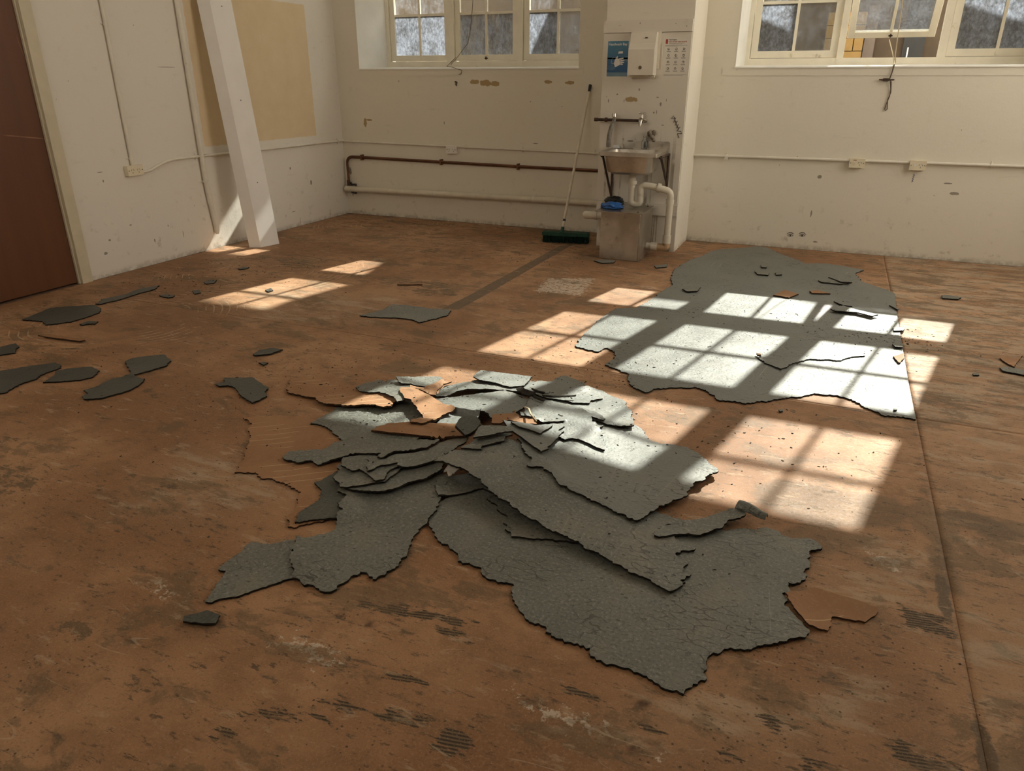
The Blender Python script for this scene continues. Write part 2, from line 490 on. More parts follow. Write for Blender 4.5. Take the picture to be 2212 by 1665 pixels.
def lino_mat(name='grey green linoleum', dust=0.0, dark=False):
    m = Mat(name)
    v = m.obj()
    oi = m.n('ShaderNodeObjectInfo').outputs['Random']
    big = m.noise(2.2, 5, 0.6)
    c = m.mix(m.step(big, 0.3, 0.7), (0.106, 0.110, 0.094), (0.150, 0.160, 0.143))
    c = m.mix(m.mul(oi, 0.35), c, (0.176, 0.184, 0.160))
    sp = m.noise(95.0, 4, 0.65)
    c = m.mix(m.mul(m.step(sp, 0.54, 0.66), 0.60), c, (0.31, 0.31, 0.275))
    c = m.mix(m.mul(m.step(sp, 0.47, 0.36), 0.65), c, (0.055, 0.055, 0.045))
    br = m.step(m.noise(4.5, 4), 0.52, 0.68)
    c = m.mix(m.mul(br, 0.35), c, (0.20, 0.165, 0.120))
    if dark: c = m.mix(0.62, c, (0.040, 0.041, 0.035))
    if dust: c = m.mix(m.math('ADD', dust, m.mul(m.math('SUBTRACT', m.noise(6, 8, 0.7, m.vscale(v, (1, 2.5, 1))), 0.5), 0.9), clamp=True), c, (0.160, 0.174, 0.168))  # share of the paler tone, for remnant dust and painted sunlight alike
    pit = m.step(m.voro(26.0, m.vscale(v, (1, 1.5, 1))), 0.21, 0.12)
    pm = m.step(m.noise(3.2, 3), 0.47, 0.60)
    c = m.mix(m.mul(pit, pm, 0.75), c, (0.055, 0.05, 0.04))
    # crazing
    cz = m.voro(20.0, m.vscale(m.math_vec_noise(v, 9.0, 0.05), (0.55, 1.7, 1.0), (0, 0, 0), (0, 0, 0.4)), 'DISTANCE_TO_EDGE')
    cz = m.math('ADD', cz, m.mul(m.math('SUBTRACT', m.noise(14.0, 4), 0.5), 0.10))
    czm = m.step(m.noise(2.6, 3, 0.5, m.vscale(v, (1, 1, 1), (7, 2, 0))), 0.44, 0.58)
    crack = m.mul(m.step(cz, 0.030, 0.012), czm)
    c = m.mix(m.mul(crack, 0.75), c, (0.045, 0.042, 0.033))
    scr = m.voro(2.4, m.vscale(v, (5.0, 0.4, 1), (1, 0, 0), (0, 0, 0.5)), 'DISTANCE_TO_EDGE')
    c = m.mix(m.mul(m.step(scr, 0.006, 0.002), m.step(m.noise(3, 2), 0.55, 0.65), 0.4), c, (0.42, 0.42, 0.38))
    h = m.math('ADD', m.mul(m.noise(45.0, 5, 0.6), 0.7), m.mul(pit, -0.5))
    h = m.math('ADD', h, m.mul(crack, -0.8))
    return m.bsdf(c, m.remap(sp, 0.35, 0.65, 0.42, 0.58), 0, 0.3 if dark else 0.60, m.bump(h, 0.55, 0.005))
def _mvn(s, v, scale, amt):
    x = s.n('ShaderNodeVectorMath', operation='SCALE'); s.put(x.inputs[0], s.noise(scale, 3, col=True)); x.inputs['Scale'].default_value = amt
    y = s.n('ShaderNodeVectorMath', operation='ADD'); s.put(y.inputs[0], v); s.put(y.inputs[1], x.outputs[0])
    return y.outputs[0]
Mat.math_vec_noise = _mvn
M_LINO = lino_mat()
M_DARKL = lino_mat('clean dark linoleum', 0.0, True)
M_DUSTY_LIT = lino_mat('dusty sunlit grey linoleum', 0.45)  # lighter copy: plaster dust on the remnant, painted sunlight on back sheets
M_EDGE = simple('black fibrous torn edge', (0.024, 0.020, 0.015), 0.95, spec=0.1, var=0.5, scale=60)
M_EDGEB = simple('dark brown broken edge', (0.055, 0.030, 0.017), 0.95, spec=0.1, var=0.5, scale=60)
M_GREEN = simple('green painted broken edge', (0.03, 0.13, 0.08), 0.8, var=0.4, scale=60)
def brown_mat():
    m = Mat('brown hardboard')
    v = m.obj()
    c = m.mix(m.step(m.noise(3, 5), 0.3, 0.7), (0.265, 0.140, 0.070), (0.345, 0.190, 0.100))
    fine = m.noise(80, 5, 0.7)
    c = m.mix(m.mul(m.step(fine, 0.48, 0.72), 0.3), c, (0.46, 0.29, 0.17))
    st = m.noise(6, 7, 0.7, m.vscale(v, (1.0, 3.5, 1)))
    c = m.mix(m.mul(m.step(st, 0.60, 0.66), 0.7), c, (0.16, 0.10, 0.055))
    d = m.n('ShaderNodeVectorMath', operation='DISTANCE'); m.put(d.inputs[0], v); d.inputs[1].default_value = (2.2, -3.4, 0)
    w = m.step(m.math('SINE', m.math('MULTIPLY', m.math('ADD', d.outputs['Value'], m.mul(m.noise(2, 2), 0.1)), 2 * PI / 0.05)), 0.95, 0.99)
    c = m.mix(m.mul(w, m.step(m.noise(4, 3), 0.5, 0.58), 0.6), c, (0.60, 0.44, 0.28))
    return m.bsdf(c, 0.7, 0, 0.25, m.bump(m.math('ADD', fine, m.mul(st, 0.5)), 0.4, 0.003))
M_BROWN = brown_mat()
M_PALE = simple('pale torn plaster board', (0.66, 0.62, 0.55), 0.9, var=0.2, scale=40)
def steel_mat():
    m = Mat('brushed stained stainless steel')
    v = m.obj()
    n = m.noise(3.5, 6, 0.6)
    c = m.mix(m.step(n, 0.35, 0.7), (0.40, 0.36, 0.30), (0.62, 0.58, 0.51))
    st = m.step(m.noise(9, 6, 0.7), 0.55, 0.68)
    c = m.mix(m.mul(st, 0.5), c, (0.24, 0.17, 0.11))
    br = m.noise(60, 3, 0.5, m.vscale(v, (0.15, 0.15, 4)))
    return m.bsdf(c, m.remap(n, 0.3, 0.7, 0.28, 0.46), 0.9, 0.5, m.bump(br, 0.06, 0.002))
M_STEEL = steel_mat()
M_CHROME = simple('dull chrome', (0.55, 0.52, 0.46), 0.25, 1.0, var=0.2, scale=30, dirt=(0.2, 0.14, 0.09))
M_COPPER = simple('tarnished copper pipe', (0.16, 0.075, 0.042), 0.45, 0.6, var=0.3, scale=12)
M_IRON = simple('dark rusty pipe', (0.075, 0.045, 0.03), 0.6, 0.4, var=0.4, scale=20)
M_PVC = simple('cream pvc pipe', (0.66, 0.61, 0.50), 0.45, var=0.08, scale=10, dirt=(0.35, 0.27, 0.17), dirt_amt=0.62)
M_CONDUIT = simple('painted cream conduit', (0.73, 0.69, 0.60), 0.5, var=0.06, scale=10, dirt=(0.30, 0.24, 0.17), dirt_amt=0.66)
M_OUTLET = simple('yellowed outlet plastic', (0.76, 0.69, 0.52), 0.4, var=0.04)
M_OUTLETW = simple('white outlet plastic', (0.76, 0.73, 0.66), 0.4, var=0.04)
M_BLACK = simple('black plastic', (0.018, 0.018, 0.018), 0.5, var=0.2)
M_BRISTLE = simple('dark green broom bristles', (0.012, 0.045, 0.033), 0.7, var=0.4, scale=50)
M_BROOM = simple('green broom block', (0.012, 0.075, 0.048), 0.5, var=0.3, scale=30)
M_HANDLE = simple('worn white broom handle', (0.68, 0.62, 0.52), 0.5, var=0.12, scale=14, dirt=(0.33, 0.2, 0.11), dirt_amt=0.58)
M_POST = simple('white painted boxed post', (0.82, 0.80, 0.77), 0.45, var=0.03, scale=5, bump=0.06)
def door_mat():
    m = Mat('reddish brown door veneer')
    v = m.obj()
    g = m.noise(9, 7, 0.6, m.vscale(v, (1, 1, 0.06)), 0.4)
    c = m.mix(g, (0.080, 0.028, 0.011), (0.165, 0.064, 0.025))
    sc = m.voro(1.4, m.vscale(v, (1, 3.0, 0.7), (0, 0, 0), (0.5, 0, 0)), 'DISTANCE_TO_EDGE')
    c = m.mix(m.mul(m.step(sc, 0.006, 0.002), m.step(m.noise(2, 2), 0.5, 0.6), 0.5), c, (0.40, 0.22, 0.12))
    return m.bsdf(c, 0.42, 0, 0.4, m.bump(g, 0.1, 0.002))
M_DOOR = door_mat()
M_ARCH = simple('cream door frame paint', (0.60, 0.54, 0.40), 0.45, var=0.06, dirt=(0.4, 0.33, 0.22), dirt_amt=0.64)
M_PLASTIC = simple('off white dispenser plastic', (0.72, 0.67, 0.57), 0.35, var=0.03)
M_CLEARP = Mat('clear glass'); M_CLEARP.bsdf((0.95, 0.97, 0.96), 0.05, 0, 0.5, Transmission_Weight=1.0, IOR=1.3); M_CLEARP = M_CLEARP.m
M_BLUE = simple('blue plastic bag', (0.02, 0.11, 0.36), 0.4, var=0.3, scale=20)
M_PBLUE = Mat('blue poster print')
def _pb(m):
    X = m.sep()
    f = m.noise(9, 4)
    c = m.mix(m.step(X[2], 1.60, 1.82), (0.015, 0.10, 0.25), (0.05, 0.20, 0.33))
    c = m.mix(m.mul(m.step(m.noise(5, 5, 0.6, m.vscale(m.obj(), (1, 1, 4))), 0.5, 0.7), 0.5), c, (0.20, 0.36, 0.45))
    c = m.mix(m.mul(m.step(X[2], 1.572, 1.566), 0.5), c, (0.30, 0.42, 0.46))
    return m.bsdf(c, 0.3, 0, 0.5)
M_PBLUE = _pb(M_PBLUE)
M_PAPER = simple('laminated paper', (0.70, 0.66, 0.58), 0.3, var=0.04, scale=12)
M_INK = simple('dark ink', (0.05, 0.045, 0.04), 0.6)
M_RED = simple('red print', (0.38, 0.045, 0.03), 0.5)
M_WHITE = simple('white print', (0.80, 0.80, 0.78), 0.5, var=0.03)
M_PEN = simple('blue pen ink', (0.03, 0.05, 0.16), 0.6)
M_CORD = simple('grubby sash cord', (0.50, 0.42, 0.28), 0.8, var=0.2, scale=30)
M_CORDD = simple('dark oiled cord', (0.10, 0.075, 0.05), 0.8, var=0.2, scale=30)
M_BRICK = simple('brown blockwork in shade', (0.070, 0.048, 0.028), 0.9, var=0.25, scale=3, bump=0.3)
M_YELLOW = simple('yellow painted block', (0.24, 0.145, 0.04), 0.7, var=0.1, scale=10)
M_CONC = simple('courtyard concrete', (0.16, 0.14, 0.11), 0.9, var=0.15, scale=3)

# outlines of the torn floor covering and of stains on the boards, metres (x, y, height of top face)
SHEETS = [
 ({'name': 'linoleum_remnant', 'label': 'large grey linoleum remnant still glued to the floor, sun stripes across it', 'cat': 'linoleum', 'mat': 'lino', 'th': 0.006, 'smooth': [(15, 20)], 'step': 0.05},
  [(4.435,-0.475,0.006),(4.521,-0.337,0.006),(4.68,-0.216,0.006),(4.82,-0.072,0.006),(4.921,-0.112,0.006),(5.054,-0.353,0.006),(5.172,-0.49,0.006),(5.287,-0.663,0.006),(5.456,-0.59,0.006),(5.575,-0.624,0.006),(5.757,-0.711,0.006),(5.69,-0.898,0.006),(5.734,-1.14,0.006),(5.808,-1.25,0.006),(5.909,-1.342,0.006),(5.961,-1.449,0.006),(5.945,-2.038,0.006),(5.939,-2.615,0.006),(5.934,-3.091,0.006),(5.93,-3.49,0.006),(5.931,-3.891,0.006),(5.85,-3.892,0.006),(5.795,-3.911,0.006),(5.714,-3.84,0.006),(5.667,-3.778,0.006),(5.619,-3.742,0.006),(5.539,-3.732,0.006),(5.46,-3.766,0.006),(5.394,-3.838,0.006),(5.335,-3.864,0.006),(5.28,-3.93,0.006),(5.223,-3.969,0.006),(5.159,-4.024,0.006),(5.088,-4.027,0.006),(5.017,-4.029,0.006),(4.999,-3.979,0.006),(4.948,-3.927,0.006),(4.903,-3.916,0.006),(4.82,-3.936,0.006),(4.762,-3.976,0.006),(4.705,-4.016,0.006),(4.665,-4.079,0.006),(4.601,-4.045,0.006),(4.557,-4.003,0.006),(4.533,-3.933,0.006),(4.528,-3.869,0.006),(4.464,-3.829,0.006),(4.397,-3.806,0.006),(4.357,-3.77,0.006),(4.38,-3.657,0.006),(4.355,-3.545,0.006),(4.289,-3.494,0.006),(4.252,-3.589,0.006),(4.104,-3.553,0.006),(4.084,-3.393,0.006),(4.083,-3.237,0.006),(4.08,-2.998,0.006),(4.11,-2.667,0.006),(4.239,-2.611,0.006),(4.292,-2.356,0.006),(4.304,-2.166,0.006),(4.356,-1.878,0.006),(4.3,-1.688,0.006),(4.273,-1.473,0.006),(4.259,-1.319,0.006),(4.316,-0.952,0.006),(4.411,-0.632,0.006)]),
 ({'name': 'linoleum_piece', 'label': 'cracked grey linoleum flap curling up in the middle of the large remnant', 'cat': 'linoleum', 'mat': 'lino', 'th': 0.005},
  [(5.149,-3.338,0.01),(5.208,-3.421,0.016),(5.29,-3.478,0.02),(5.343,-3.351,0.017),(5.427,-3.237,0.014),(5.594,-3.196,0.012),(5.649,-3.102,0.012),(5.722,-3.056,0.011),(5.718,-2.938,0.0125),(5.592,-2.972,0.0125),(5.442,-3.017,0.0125),(5.306,-3.116,0.0125),(5.217,-3.193,0.0125),(5.164,-3.255,0.0125)]),
 ({'name': 'hardboard_flake', 'label': 'thin brown hardboard skin lifting from the floor left of the pile', 'cat': 'hardboard', 'mat': 'brown', 'th': 0.005},
  [(2.964,-5.148,0.006),(3.046,-5.18,0.006),(3.074,-5.234,0.006),(3.13,-5.282,0.006),(3.191,-5.376,0.006),(3.251,-5.464,0.006),(3.303,-5.578,0.006),(3.384,-5.536,0.006),(3.432,-5.573,0.006),(3.479,-5.56,0.006),(3.548,-5.565,0.006),(3.631,-5.591,0.006),(3.66,-5.618,0.006),(3.709,-5.698,0.006),(3.722,-5.729,0.006),(3.726,-5.762,0.006),(3.762,-5.811,0.006),(3.786,-5.806,0.006),(3.839,-5.743,0.006),(3.894,-5.691,0.006),(3.829,-5.558,0.006),(3.781,-5.388,0.006),(3.616,-5.143,0.006),(3.411,-5.052,0.006),(3.218,-5.019,0.006),(3.069,-5.072,0.006)]),
 ({'name': 'linoleum_piece', 'label': 'broad dark grey linoleum sheet in the foreground, largest of the pile', 'cat': 'linoleum', 'mat': 'lino', 'th': 0.007},
  [(4.225,-5.596,0.008),(4.242,-5.615,0.008),(4.28,-5.651,0.008),(4.326,-5.686,0.008),(4.358,-5.691,0.008),(4.387,-5.707,0.008),(4.421,-5.739,0.008),(4.424,-5.753,0.008),(4.473,-5.752,0.008),(4.514,-5.753,0.008),(4.543,-5.791,0.008),(4.593,-5.8,0.008),(4.64,-5.792,0.008),(4.669,-5.86,0.008),(4.709,-5.904,0.008),(4.736,-5.918,0.008),(4.765,-5.937,0.008),(4.812,-5.933,0.008),(4.835,-5.968,0.008),(4.88,-5.973,0.008),(4.954,-5.969,0.008),(4.966,-5.997,0.008),(5.007,-6.006,0.008),(5.057,-6.007,0.008),(5.13,-6.006,0.008),(5.164,-6.025,0.008),(5.195,-6.033,0.008),(5.232,-6.033,0.008),(5.249,-6.001,0.008),(5.28,-5.963,0.008),(5.271,-5.929,0.008),(5.272,-5.893,0.008),(5.275,-5.856,0.008),(5.318,-5.819,0.008),(5.391,-5.783,0.012),(5.435,-5.747,0.014),(5.468,-5.726,0.016),(5.502,-5.692,0.016),(5.524,-5.651,0.014),(5.499,-5.608,0.008),(5.472,-5.577,0.008),(5.451,-5.548,0.008),(5.455,-5.513,0.008),(5.441,-5.501,0.008),(5.463,-5.481,0.008),(5.453,-5.435,0.01),(5.501,-5.408,0.014),(5.512,-5.381,0.016),(5.498,-5.356,0.016),(5.513,-5.334,0.018),(5.508,-5.284,0.018),(5.519,-5.229,0.02),(5.55,-5.202,0.02),(5.524,-5.161,0.014),(5.503,-5.146,0.008),(5.461,-5.172,0.008),(5.424,-5.166,0.008),(5.4,-5.139,0.008),(5.355,-5.136,0.008),(5.313,-5.169,0.008),(5.262,-5.183,0.008),(5.235,-5.21,0.008),(5.084,-5.222,0.008),(4.952,-5.245,0.008),(4.686,-5.255,0.008),(4.493,-5.246,0.008),(4.311,-5.285,0.008),(4.209,-5.367,0.008),(4.191,-5.467,0.008),(4.198,-5.534,0.008)]),
 ({'name': 'linoleum_piece', 'label': 'grey linoleum tongue pointing to the lower left corner of the pile', 'cat': 'linoleum', 'mat': 'lino', 'th': 0.006},
  [(3.721,-5.933,0.007),(3.772,-5.927,0.007),(3.804,-5.897,0.007),(3.836,-5.868,0.007),(3.899,-5.877,0.007),(4.002,-6.027,0.007),(3.964,-6.053,0.007),(3.937,-6.091,0.007),(3.904,-6.136,0.007),(3.868,-6.189,0.007),(3.83,-6.218,0.007),(3.818,-6.24,0.007),(3.797,-6.245,0.007),(3.781,-6.201,0.007),(3.763,-6.148,0.007),(3.746,-6.1,0.007),(3.718,-6.103,0.007),(3.712,-6.086,0.007),(3.715,-6.037,0.007),(3.713,-5.988,0.007),(3.705,-5.94,0.007)]),
 ({'name': 'linoleum_piece', 'label': 'dark grey linoleum wedge on the brown skin, left side of the pile', 'cat': 'linoleum', 'mat': 'lino', 'th': 0.006},
  [(3.691,-5.407,0.014),(3.688,-5.449,0.014),(3.683,-5.498,0.014),(3.663,-5.525,0.012),(3.708,-5.547,0.012),(3.729,-5.56,0.014),(3.738,-5.587,0.014),(3.758,-5.609,0.014),(3.76,-5.644,0.014),(3.757,-5.686,0.014),(3.749,-5.729,0.014),(3.769,-5.759,0.014),(3.775,-5.786,0.014),(3.814,-5.752,0.012),(3.856,-5.727,0.014),(3.906,-5.694,0.014),(3.899,-5.647,0.014),(3.872,-5.578,0.014),(3.814,-5.505,0.014),(3.755,-5.44,0.014)]),
 ({'name': 'linoleum_piece', 'label': 'wide olive grey linoleum lobe spotted with dark pits, front left of the pile', 'cat': 'linoleum', 'mat': 'lino', 'th': 0.007},
  [(3.793,-5.55,0.02),(3.846,-5.566,0.011),(3.851,-5.593,0.011),(3.866,-5.634,0.011),(3.892,-5.651,0.011),(3.909,-5.699,0.011),(3.926,-5.75,0.011),(3.916,-5.791,0.011),(3.884,-5.83,0.011),(3.841,-5.859,0.011),(3.857,-5.886,0.011),(3.884,-5.941,0.011),(3.878,-5.924,0.011),(3.915,-5.987,0.011),(3.96,-6.023,0.011),(3.977,-6.053,0.011),(4.022,-6.06,0.011),(4.065,-6.051,0.011),(4.103,-6.06,0.011),(4.129,-6.054,0.011),(4.126,-6.016,0.011),(4.14,-5.974,0.011),(4.157,-5.93,0.011),(4.188,-5.935,0.011),(4.226,-5.946,0.011),(4.237,-5.914,0.011),(4.248,-5.863,0.011),(4.246,-5.786,0.011),(4.232,-5.731,0.011),(4.213,-5.664,0.011),(4.208,-5.645,0.011),(4.222,-5.597,0.011),(4.217,-5.555,0.014),(4.214,-5.514,0.018),(4.204,-5.504,0.02),(4.194,-5.453,0.0216),(4.156,-5.406,0.0264),(4.126,-5.307,0.0312),(4.109,-5.261,0.0344),(3.993,-5.243,0.028),(3.887,-5.308,0.024),(3.817,-5.425,0.02),(3.789,-5.489,0.02)]),
 ({'name': 'linoleum_piece', 'label': 'shadowed dark linoleum scrap under the arched strip', 'cat': 'linoleum', 'mat': 'lino', 'th': 0.006},
  [(4.125,-5.341,0.018),(4.136,-5.381,0.018),(4.179,-5.436,0.018),(4.211,-5.41,0.018),(4.247,-5.37,0.018),(4.305,-5.302,0.018),(4.352,-5.319,0.018),(4.286,-5.246,0.018),(4.203,-5.216,0.018),(4.136,-5.285,0.018)]),
 ({'name': 'linoleum_piece', 'label': 'small dark toothed linoleum slab tucked below the arched strip', 'cat': 'linoleum', 'mat': 'lino', 'th': 0.006},
  [(4.35,-5.363,0.018),(4.377,-5.386,0.018),(4.409,-5.396,0.018),(4.417,-5.421,0.018),(4.474,-5.452,0.018),(4.475,-5.495,0.018),(4.496,-5.502,0.018),(4.498,-5.527,0.018),(4.525,-5.536,0.018),(4.538,-5.561,0.018),(4.626,-5.538,0.018),(4.728,-5.509,0.018),(4.76,-5.505,0.018),(4.754,-5.463,0.018),(4.664,-5.409,0.018),(4.552,-5.346,0.018),(4.438,-5.295,0.018),(4.356,-5.293,0.018)]),
 ({'name': 'plaster_scrap', 'label': 'pale torn scrap hanging below the arched strip', 'cat': 'scrap', 'mat': 'pale', 'th': 0.003},
  [(4.126,-5.238,0.044),(4.127,-5.294,0.028),(4.138,-5.283,0.028),(4.154,-5.307,0.0216),(4.164,-5.299,0.0216),(4.164,-5.286,0.0248),(4.171,-5.286,0.0264),(4.181,-5.239,0.036),(4.157,-5.218,0.044)]),
 ({'name': 'linoleum_piece', 'label': 'sunlit pale linoleum sheet at the left back of the pile', 'cat': 'linoleum', 'mat': 'lino', 'th': 0.006},
  [(3.31,-5.085,0.016),(3.345,-5.074,0.016),(3.395,-5.085,0.016),(3.435,-5.107,0.014),(3.472,-5.129,0.012),(3.516,-5.147,0.01),(3.542,-5.17,0.01),(3.642,-5.175,0.014),(3.78,-5.113,0.018),(3.889,-5.016,0.0248),(4.027,-4.922,0.032),(4.067,-4.81,0.036),(3.992,-4.703,0.036),(3.752,-4.678,0.032),(3.572,-4.686,0.024),(3.427,-4.759,0.018),(3.309,-4.857,0.008),(3.311,-4.926,0.01),(3.31,-5.009,0.012)]),
 ({'name': 'linoleum_piece', 'label': 'grey linoleum sheet with a curled lower edge, left middle of the pile', 'cat': 'linoleum', 'mat': 'lino', 'th': 0.006},
  [(3.825,-5.539,0.028),(3.847,-5.54,0.032),(3.887,-5.536,0.036),(3.941,-5.529,0.04),(3.978,-5.507,0.04),(4.005,-5.486,0.04),(4.022,-5.459,0.044),(4.035,-5.423,0.048),(4.059,-5.4,0.048),(4.092,-5.368,0.052),(4.102,-5.324,0.052),(4.119,-5.291,0.056),(4.104,-5.25,0.056),(4.042,-5.234,0.052),(3.979,-5.28,0.044),(3.907,-5.338,0.04),(3.849,-5.416,0.036),(3.812,-5.494,0.028)]),
 ({'name': 'linoleum_piece', 'label': 'cracked grey linoleum scrap with a frayed left edge, left middle of the pile', 'cat': 'linoleum', 'mat': 'lino', 'th': 0.006},
  [(3.729,-5.484,0.028),(3.789,-5.526,0.04),(3.809,-5.549,0.04),(3.829,-5.543,0.04),(3.878,-5.513,0.04),(3.919,-5.48,0.04),(3.955,-5.461,0.04),(3.956,-5.429,0.04),(3.959,-5.389,0.04),(3.959,-5.342,0.04),(3.98,-5.313,0.04),(3.947,-5.286,0.04),(3.797,-5.336,0.04),(3.72,-5.355,0.04),(3.689,-5.381,0.032),(3.69,-5.408,0.032),(3.721,-5.426,0.032),(3.724,-5.467,0.028)]),
 ({'name': 'linoleum_piece', 'label': 'grey zigzag edged linoleum scrap at the left of the pile', 'cat': 'linoleum', 'mat': 'lino', 'th': 0.006},
  [(3.714,-5.409,0.048),(3.745,-5.416,0.048),(3.785,-5.432,0.048),(3.806,-5.41,0.048),(3.831,-5.426,0.048),(3.871,-5.448,0.048),(3.898,-5.463,0.048),(3.926,-5.479,0.048),(3.951,-5.453,0.048),(3.934,-5.415,0.048),(3.934,-5.382,0.048),(3.949,-5.349,0.048),(3.934,-5.293,0.048),(3.802,-5.286,0.048),(3.74,-5.305,0.048),(3.685,-5.351,0.048),(3.698,-5.381,0.048)]),
 ({'name': 'linoleum_piece', 'label': 'long arched linoleum strip running from the pile top to the foreground', 'cat': 'linoleum', 'mat': 'lino', 'th': 0.006},
  [(4.087,-5.303,0.096),(4.132,-5.297,0.096),(4.181,-5.302,0.092),(4.232,-5.312,0.088),(4.301,-5.345,0.084),(4.39,-5.402,0.076),(4.488,-5.449,0.068),(4.57,-5.484,0.0584),(4.642,-5.505,0.0488),(4.702,-5.515,0.0424),(4.796,-5.542,0.036),(4.91,-5.579,0.0312),(4.991,-5.609,0.028),(5.053,-5.628,0.0256),(5.113,-5.647,0.024),(5.137,-5.612,0.0216),(5.151,-5.578,0.02),(5.133,-5.576,0.02),(5.16,-5.532,0.02),(5.135,-5.527,0.018),(5.141,-5.467,0.018),(5.102,-5.451,0.018),(5.091,-5.436,0.018),(5.147,-5.381,0.02),(5.114,-5.361,0.016),(5.075,-5.349,0.016),(5.01,-5.297,0.016),(5.077,-5.224,0.012),(5.044,-5.222,0.012),(5.01,-5.207,0.014),(4.98,-5.199,0.018),(4.892,-5.22,0.028),(4.776,-5.222,0.04),(4.68,-5.206,0.052),(4.624,-5.213,0.064),(4.543,-5.16,0.072),(4.417,-5.037,0.08),(4.317,-4.983,0.084),(4.273,-4.995,0.088),(4.212,-5.116,0.0936),(4.177,-5.158,0.096),(4.125,-5.193,0.0984),(4.101,-5.246,0.0984)]),
 ({'name': 'linoleum_piece', 'label': 'rough textured grey linoleum band crossing the left middle of the pile', 'cat': 'linoleum', 'mat': 'lino', 'th': 0.006},
  [(3.859,-5.435,0.052),(3.877,-5.414,0.052),(3.881,-5.387,0.056),(3.914,-5.359,0.056),(3.94,-5.332,0.0584),(3.95,-5.355,0.0584),(3.988,-5.342,0.06),(4.03,-5.305,0.068),(4.063,-5.263,0.0744),(4.089,-5.213,0.08),(4.098,-5.171,0.0824),(4.124,-5.081,0.084),(4.114,-5.039,0.084),(4.074,-5.055,0.08),(4.036,-5.087,0.076),(4.013,-5.126,0.072),(4.001,-5.183,0.068),(3.949,-5.226,0.064),(3.885,-5.278,0.0616),(3.881,-5.323,0.06),(3.851,-5.339,0.0584),(3.8,-5.344,0.0552),(3.818,-5.361,0.0536),(3.83,-5.401,0.052)]),
 ({'name': 'linoleum_piece', 'label': 'dark linoleum sheet with a ragged finger reaching left across the floor', 'cat': 'linoleum', 'mat': 'lino', 'th': 0.006},
  [(3.426,-5.42,0.02),(3.451,-5.423,0.02),(3.48,-5.425,0.0216),(3.513,-5.418,0.0216),(3.526,-5.399,0.024),(3.547,-5.39,0.024),(3.578,-5.401,0.0216),(3.604,-5.401,0.02),(3.618,-5.384,0.0216),(3.627,-5.364,0.028),(3.653,-5.346,0.032),(3.671,-5.333,0.04),(3.708,-5.315,0.044),(3.768,-5.291,0.052),(3.818,-5.27,0.056),(3.828,-5.277,0.056),(3.829,-5.3,0.0536),(3.843,-5.326,0.0536),(3.87,-5.312,0.056),(3.877,-5.264,0.0584),(3.918,-5.235,0.06),(3.955,-5.205,0.0616),(3.992,-5.175,0.064),(4.007,-5.136,0.068),(4.006,-5.099,0.072),(3.907,-5.126,0.072),(3.902,-5.068,0.072),(3.799,-5.056,0.068),(3.667,-5.116,0.06),(3.62,-5.137,0.048),(3.564,-5.199,0.028),(3.536,-5.215,0.024),(3.539,-5.248,0.0216),(3.542,-5.253,0.0216),(3.53,-5.286,0.02),(3.472,-5.314,0.018),(3.407,-5.354,0.02),(3.413,-5.396,0.02)]),
 ({'name': 'hardboard_scrap', 'label': 'brown hardboard flap scratched with arcs at the back left of the pile', 'cat': 'hardboard', 'mat': 'brown', 'th': 0.007},
  [(2.922,-4.772,0.012),(2.968,-4.821,0.014),(3.026,-4.827,0.014),(3.074,-4.828,0.014),(3.131,-4.835,0.016),(3.192,-4.87,0.02),(3.246,-4.881,0.024),(3.296,-4.878,0.028),(3.355,-4.881,0.0328),(3.418,-4.865,0.0408),(3.512,-4.843,0.0488),(3.552,-4.85,0.0488),(3.59,-4.826,0.0488),(3.582,-4.773,0.0488),(3.61,-4.736,0.0488),(3.598,-4.699,0.0488),(3.512,-4.61,0.044),(3.441,-4.538,0.04),(3.335,-4.542,0.028),(3.241,-4.608,0.016),(3.15,-4.622,0.01),(3.065,-4.615,0.008),(2.961,-4.586,0.006),(2.839,-4.619,0.006),(2.862,-4.683,0.008)]),
 ({'name': 'linoleum_piece', 'label': 'bluish grey linoleum skin left on the brown scratched flap', 'cat': 'linoleum', 'mat': 'lino', 'th': 0.004},
  [(3.269,-4.654,0.028),(3.327,-4.704,0.036),(3.397,-4.723,0.048),(3.442,-4.705,0.052),(3.478,-4.715,0.0552),(3.566,-4.756,0.0664),(3.612,-4.803,0.0664),(3.632,-4.771,0.0664),(3.621,-4.733,0.0664),(3.578,-4.694,0.064),(3.586,-4.638,0.064),(3.555,-4.587,0.06),(3.48,-4.562,0.052),(3.434,-4.524,0.048),(3.391,-4.531,0.04),(3.401,-4.565,0.04),(3.342,-4.54,0.032),(3.304,-4.584,0.028)]),
 ({'name': 'linoleum_piece', 'label': 'pale sunlit linoleum strip at the very back of the pile, long and flat', 'cat': 'linoleum', 'mat': 'lino', 'th': 0.006},
  [(3.669,-4.616,0.028),(3.721,-4.606,0.04),(3.703,-4.526,0.04),(3.7,-4.472,0.036),(3.755,-4.4,0.032),(3.808,-4.32,0.028),(3.972,-4.278,0.028),(4.074,-4.203,0.02),(4.147,-4.159,0.015),(4.172,-4.13,0.012),(4.172,-4.09,0.008),(4.194,-4.021,0.006),(4.328,-4.086,0.006),(4.36,-4.134,0.008),(4.345,-4.226,0.02),(4.205,-4.352,0.032),(4.138,-4.366,0.04),(4.063,-4.409,0.044),(3.969,-4.433,0.048),(3.833,-4.483,0.052),(3.804,-4.532,0.052),(3.774,-4.611,0.044)]),
 ({'name': 'linoleum_piece', 'label': 'bent linoleum strip with rolled up end at the back edge of the pile', 'cat': 'linoleum', 'mat': 'lino', 'th': 0.006},
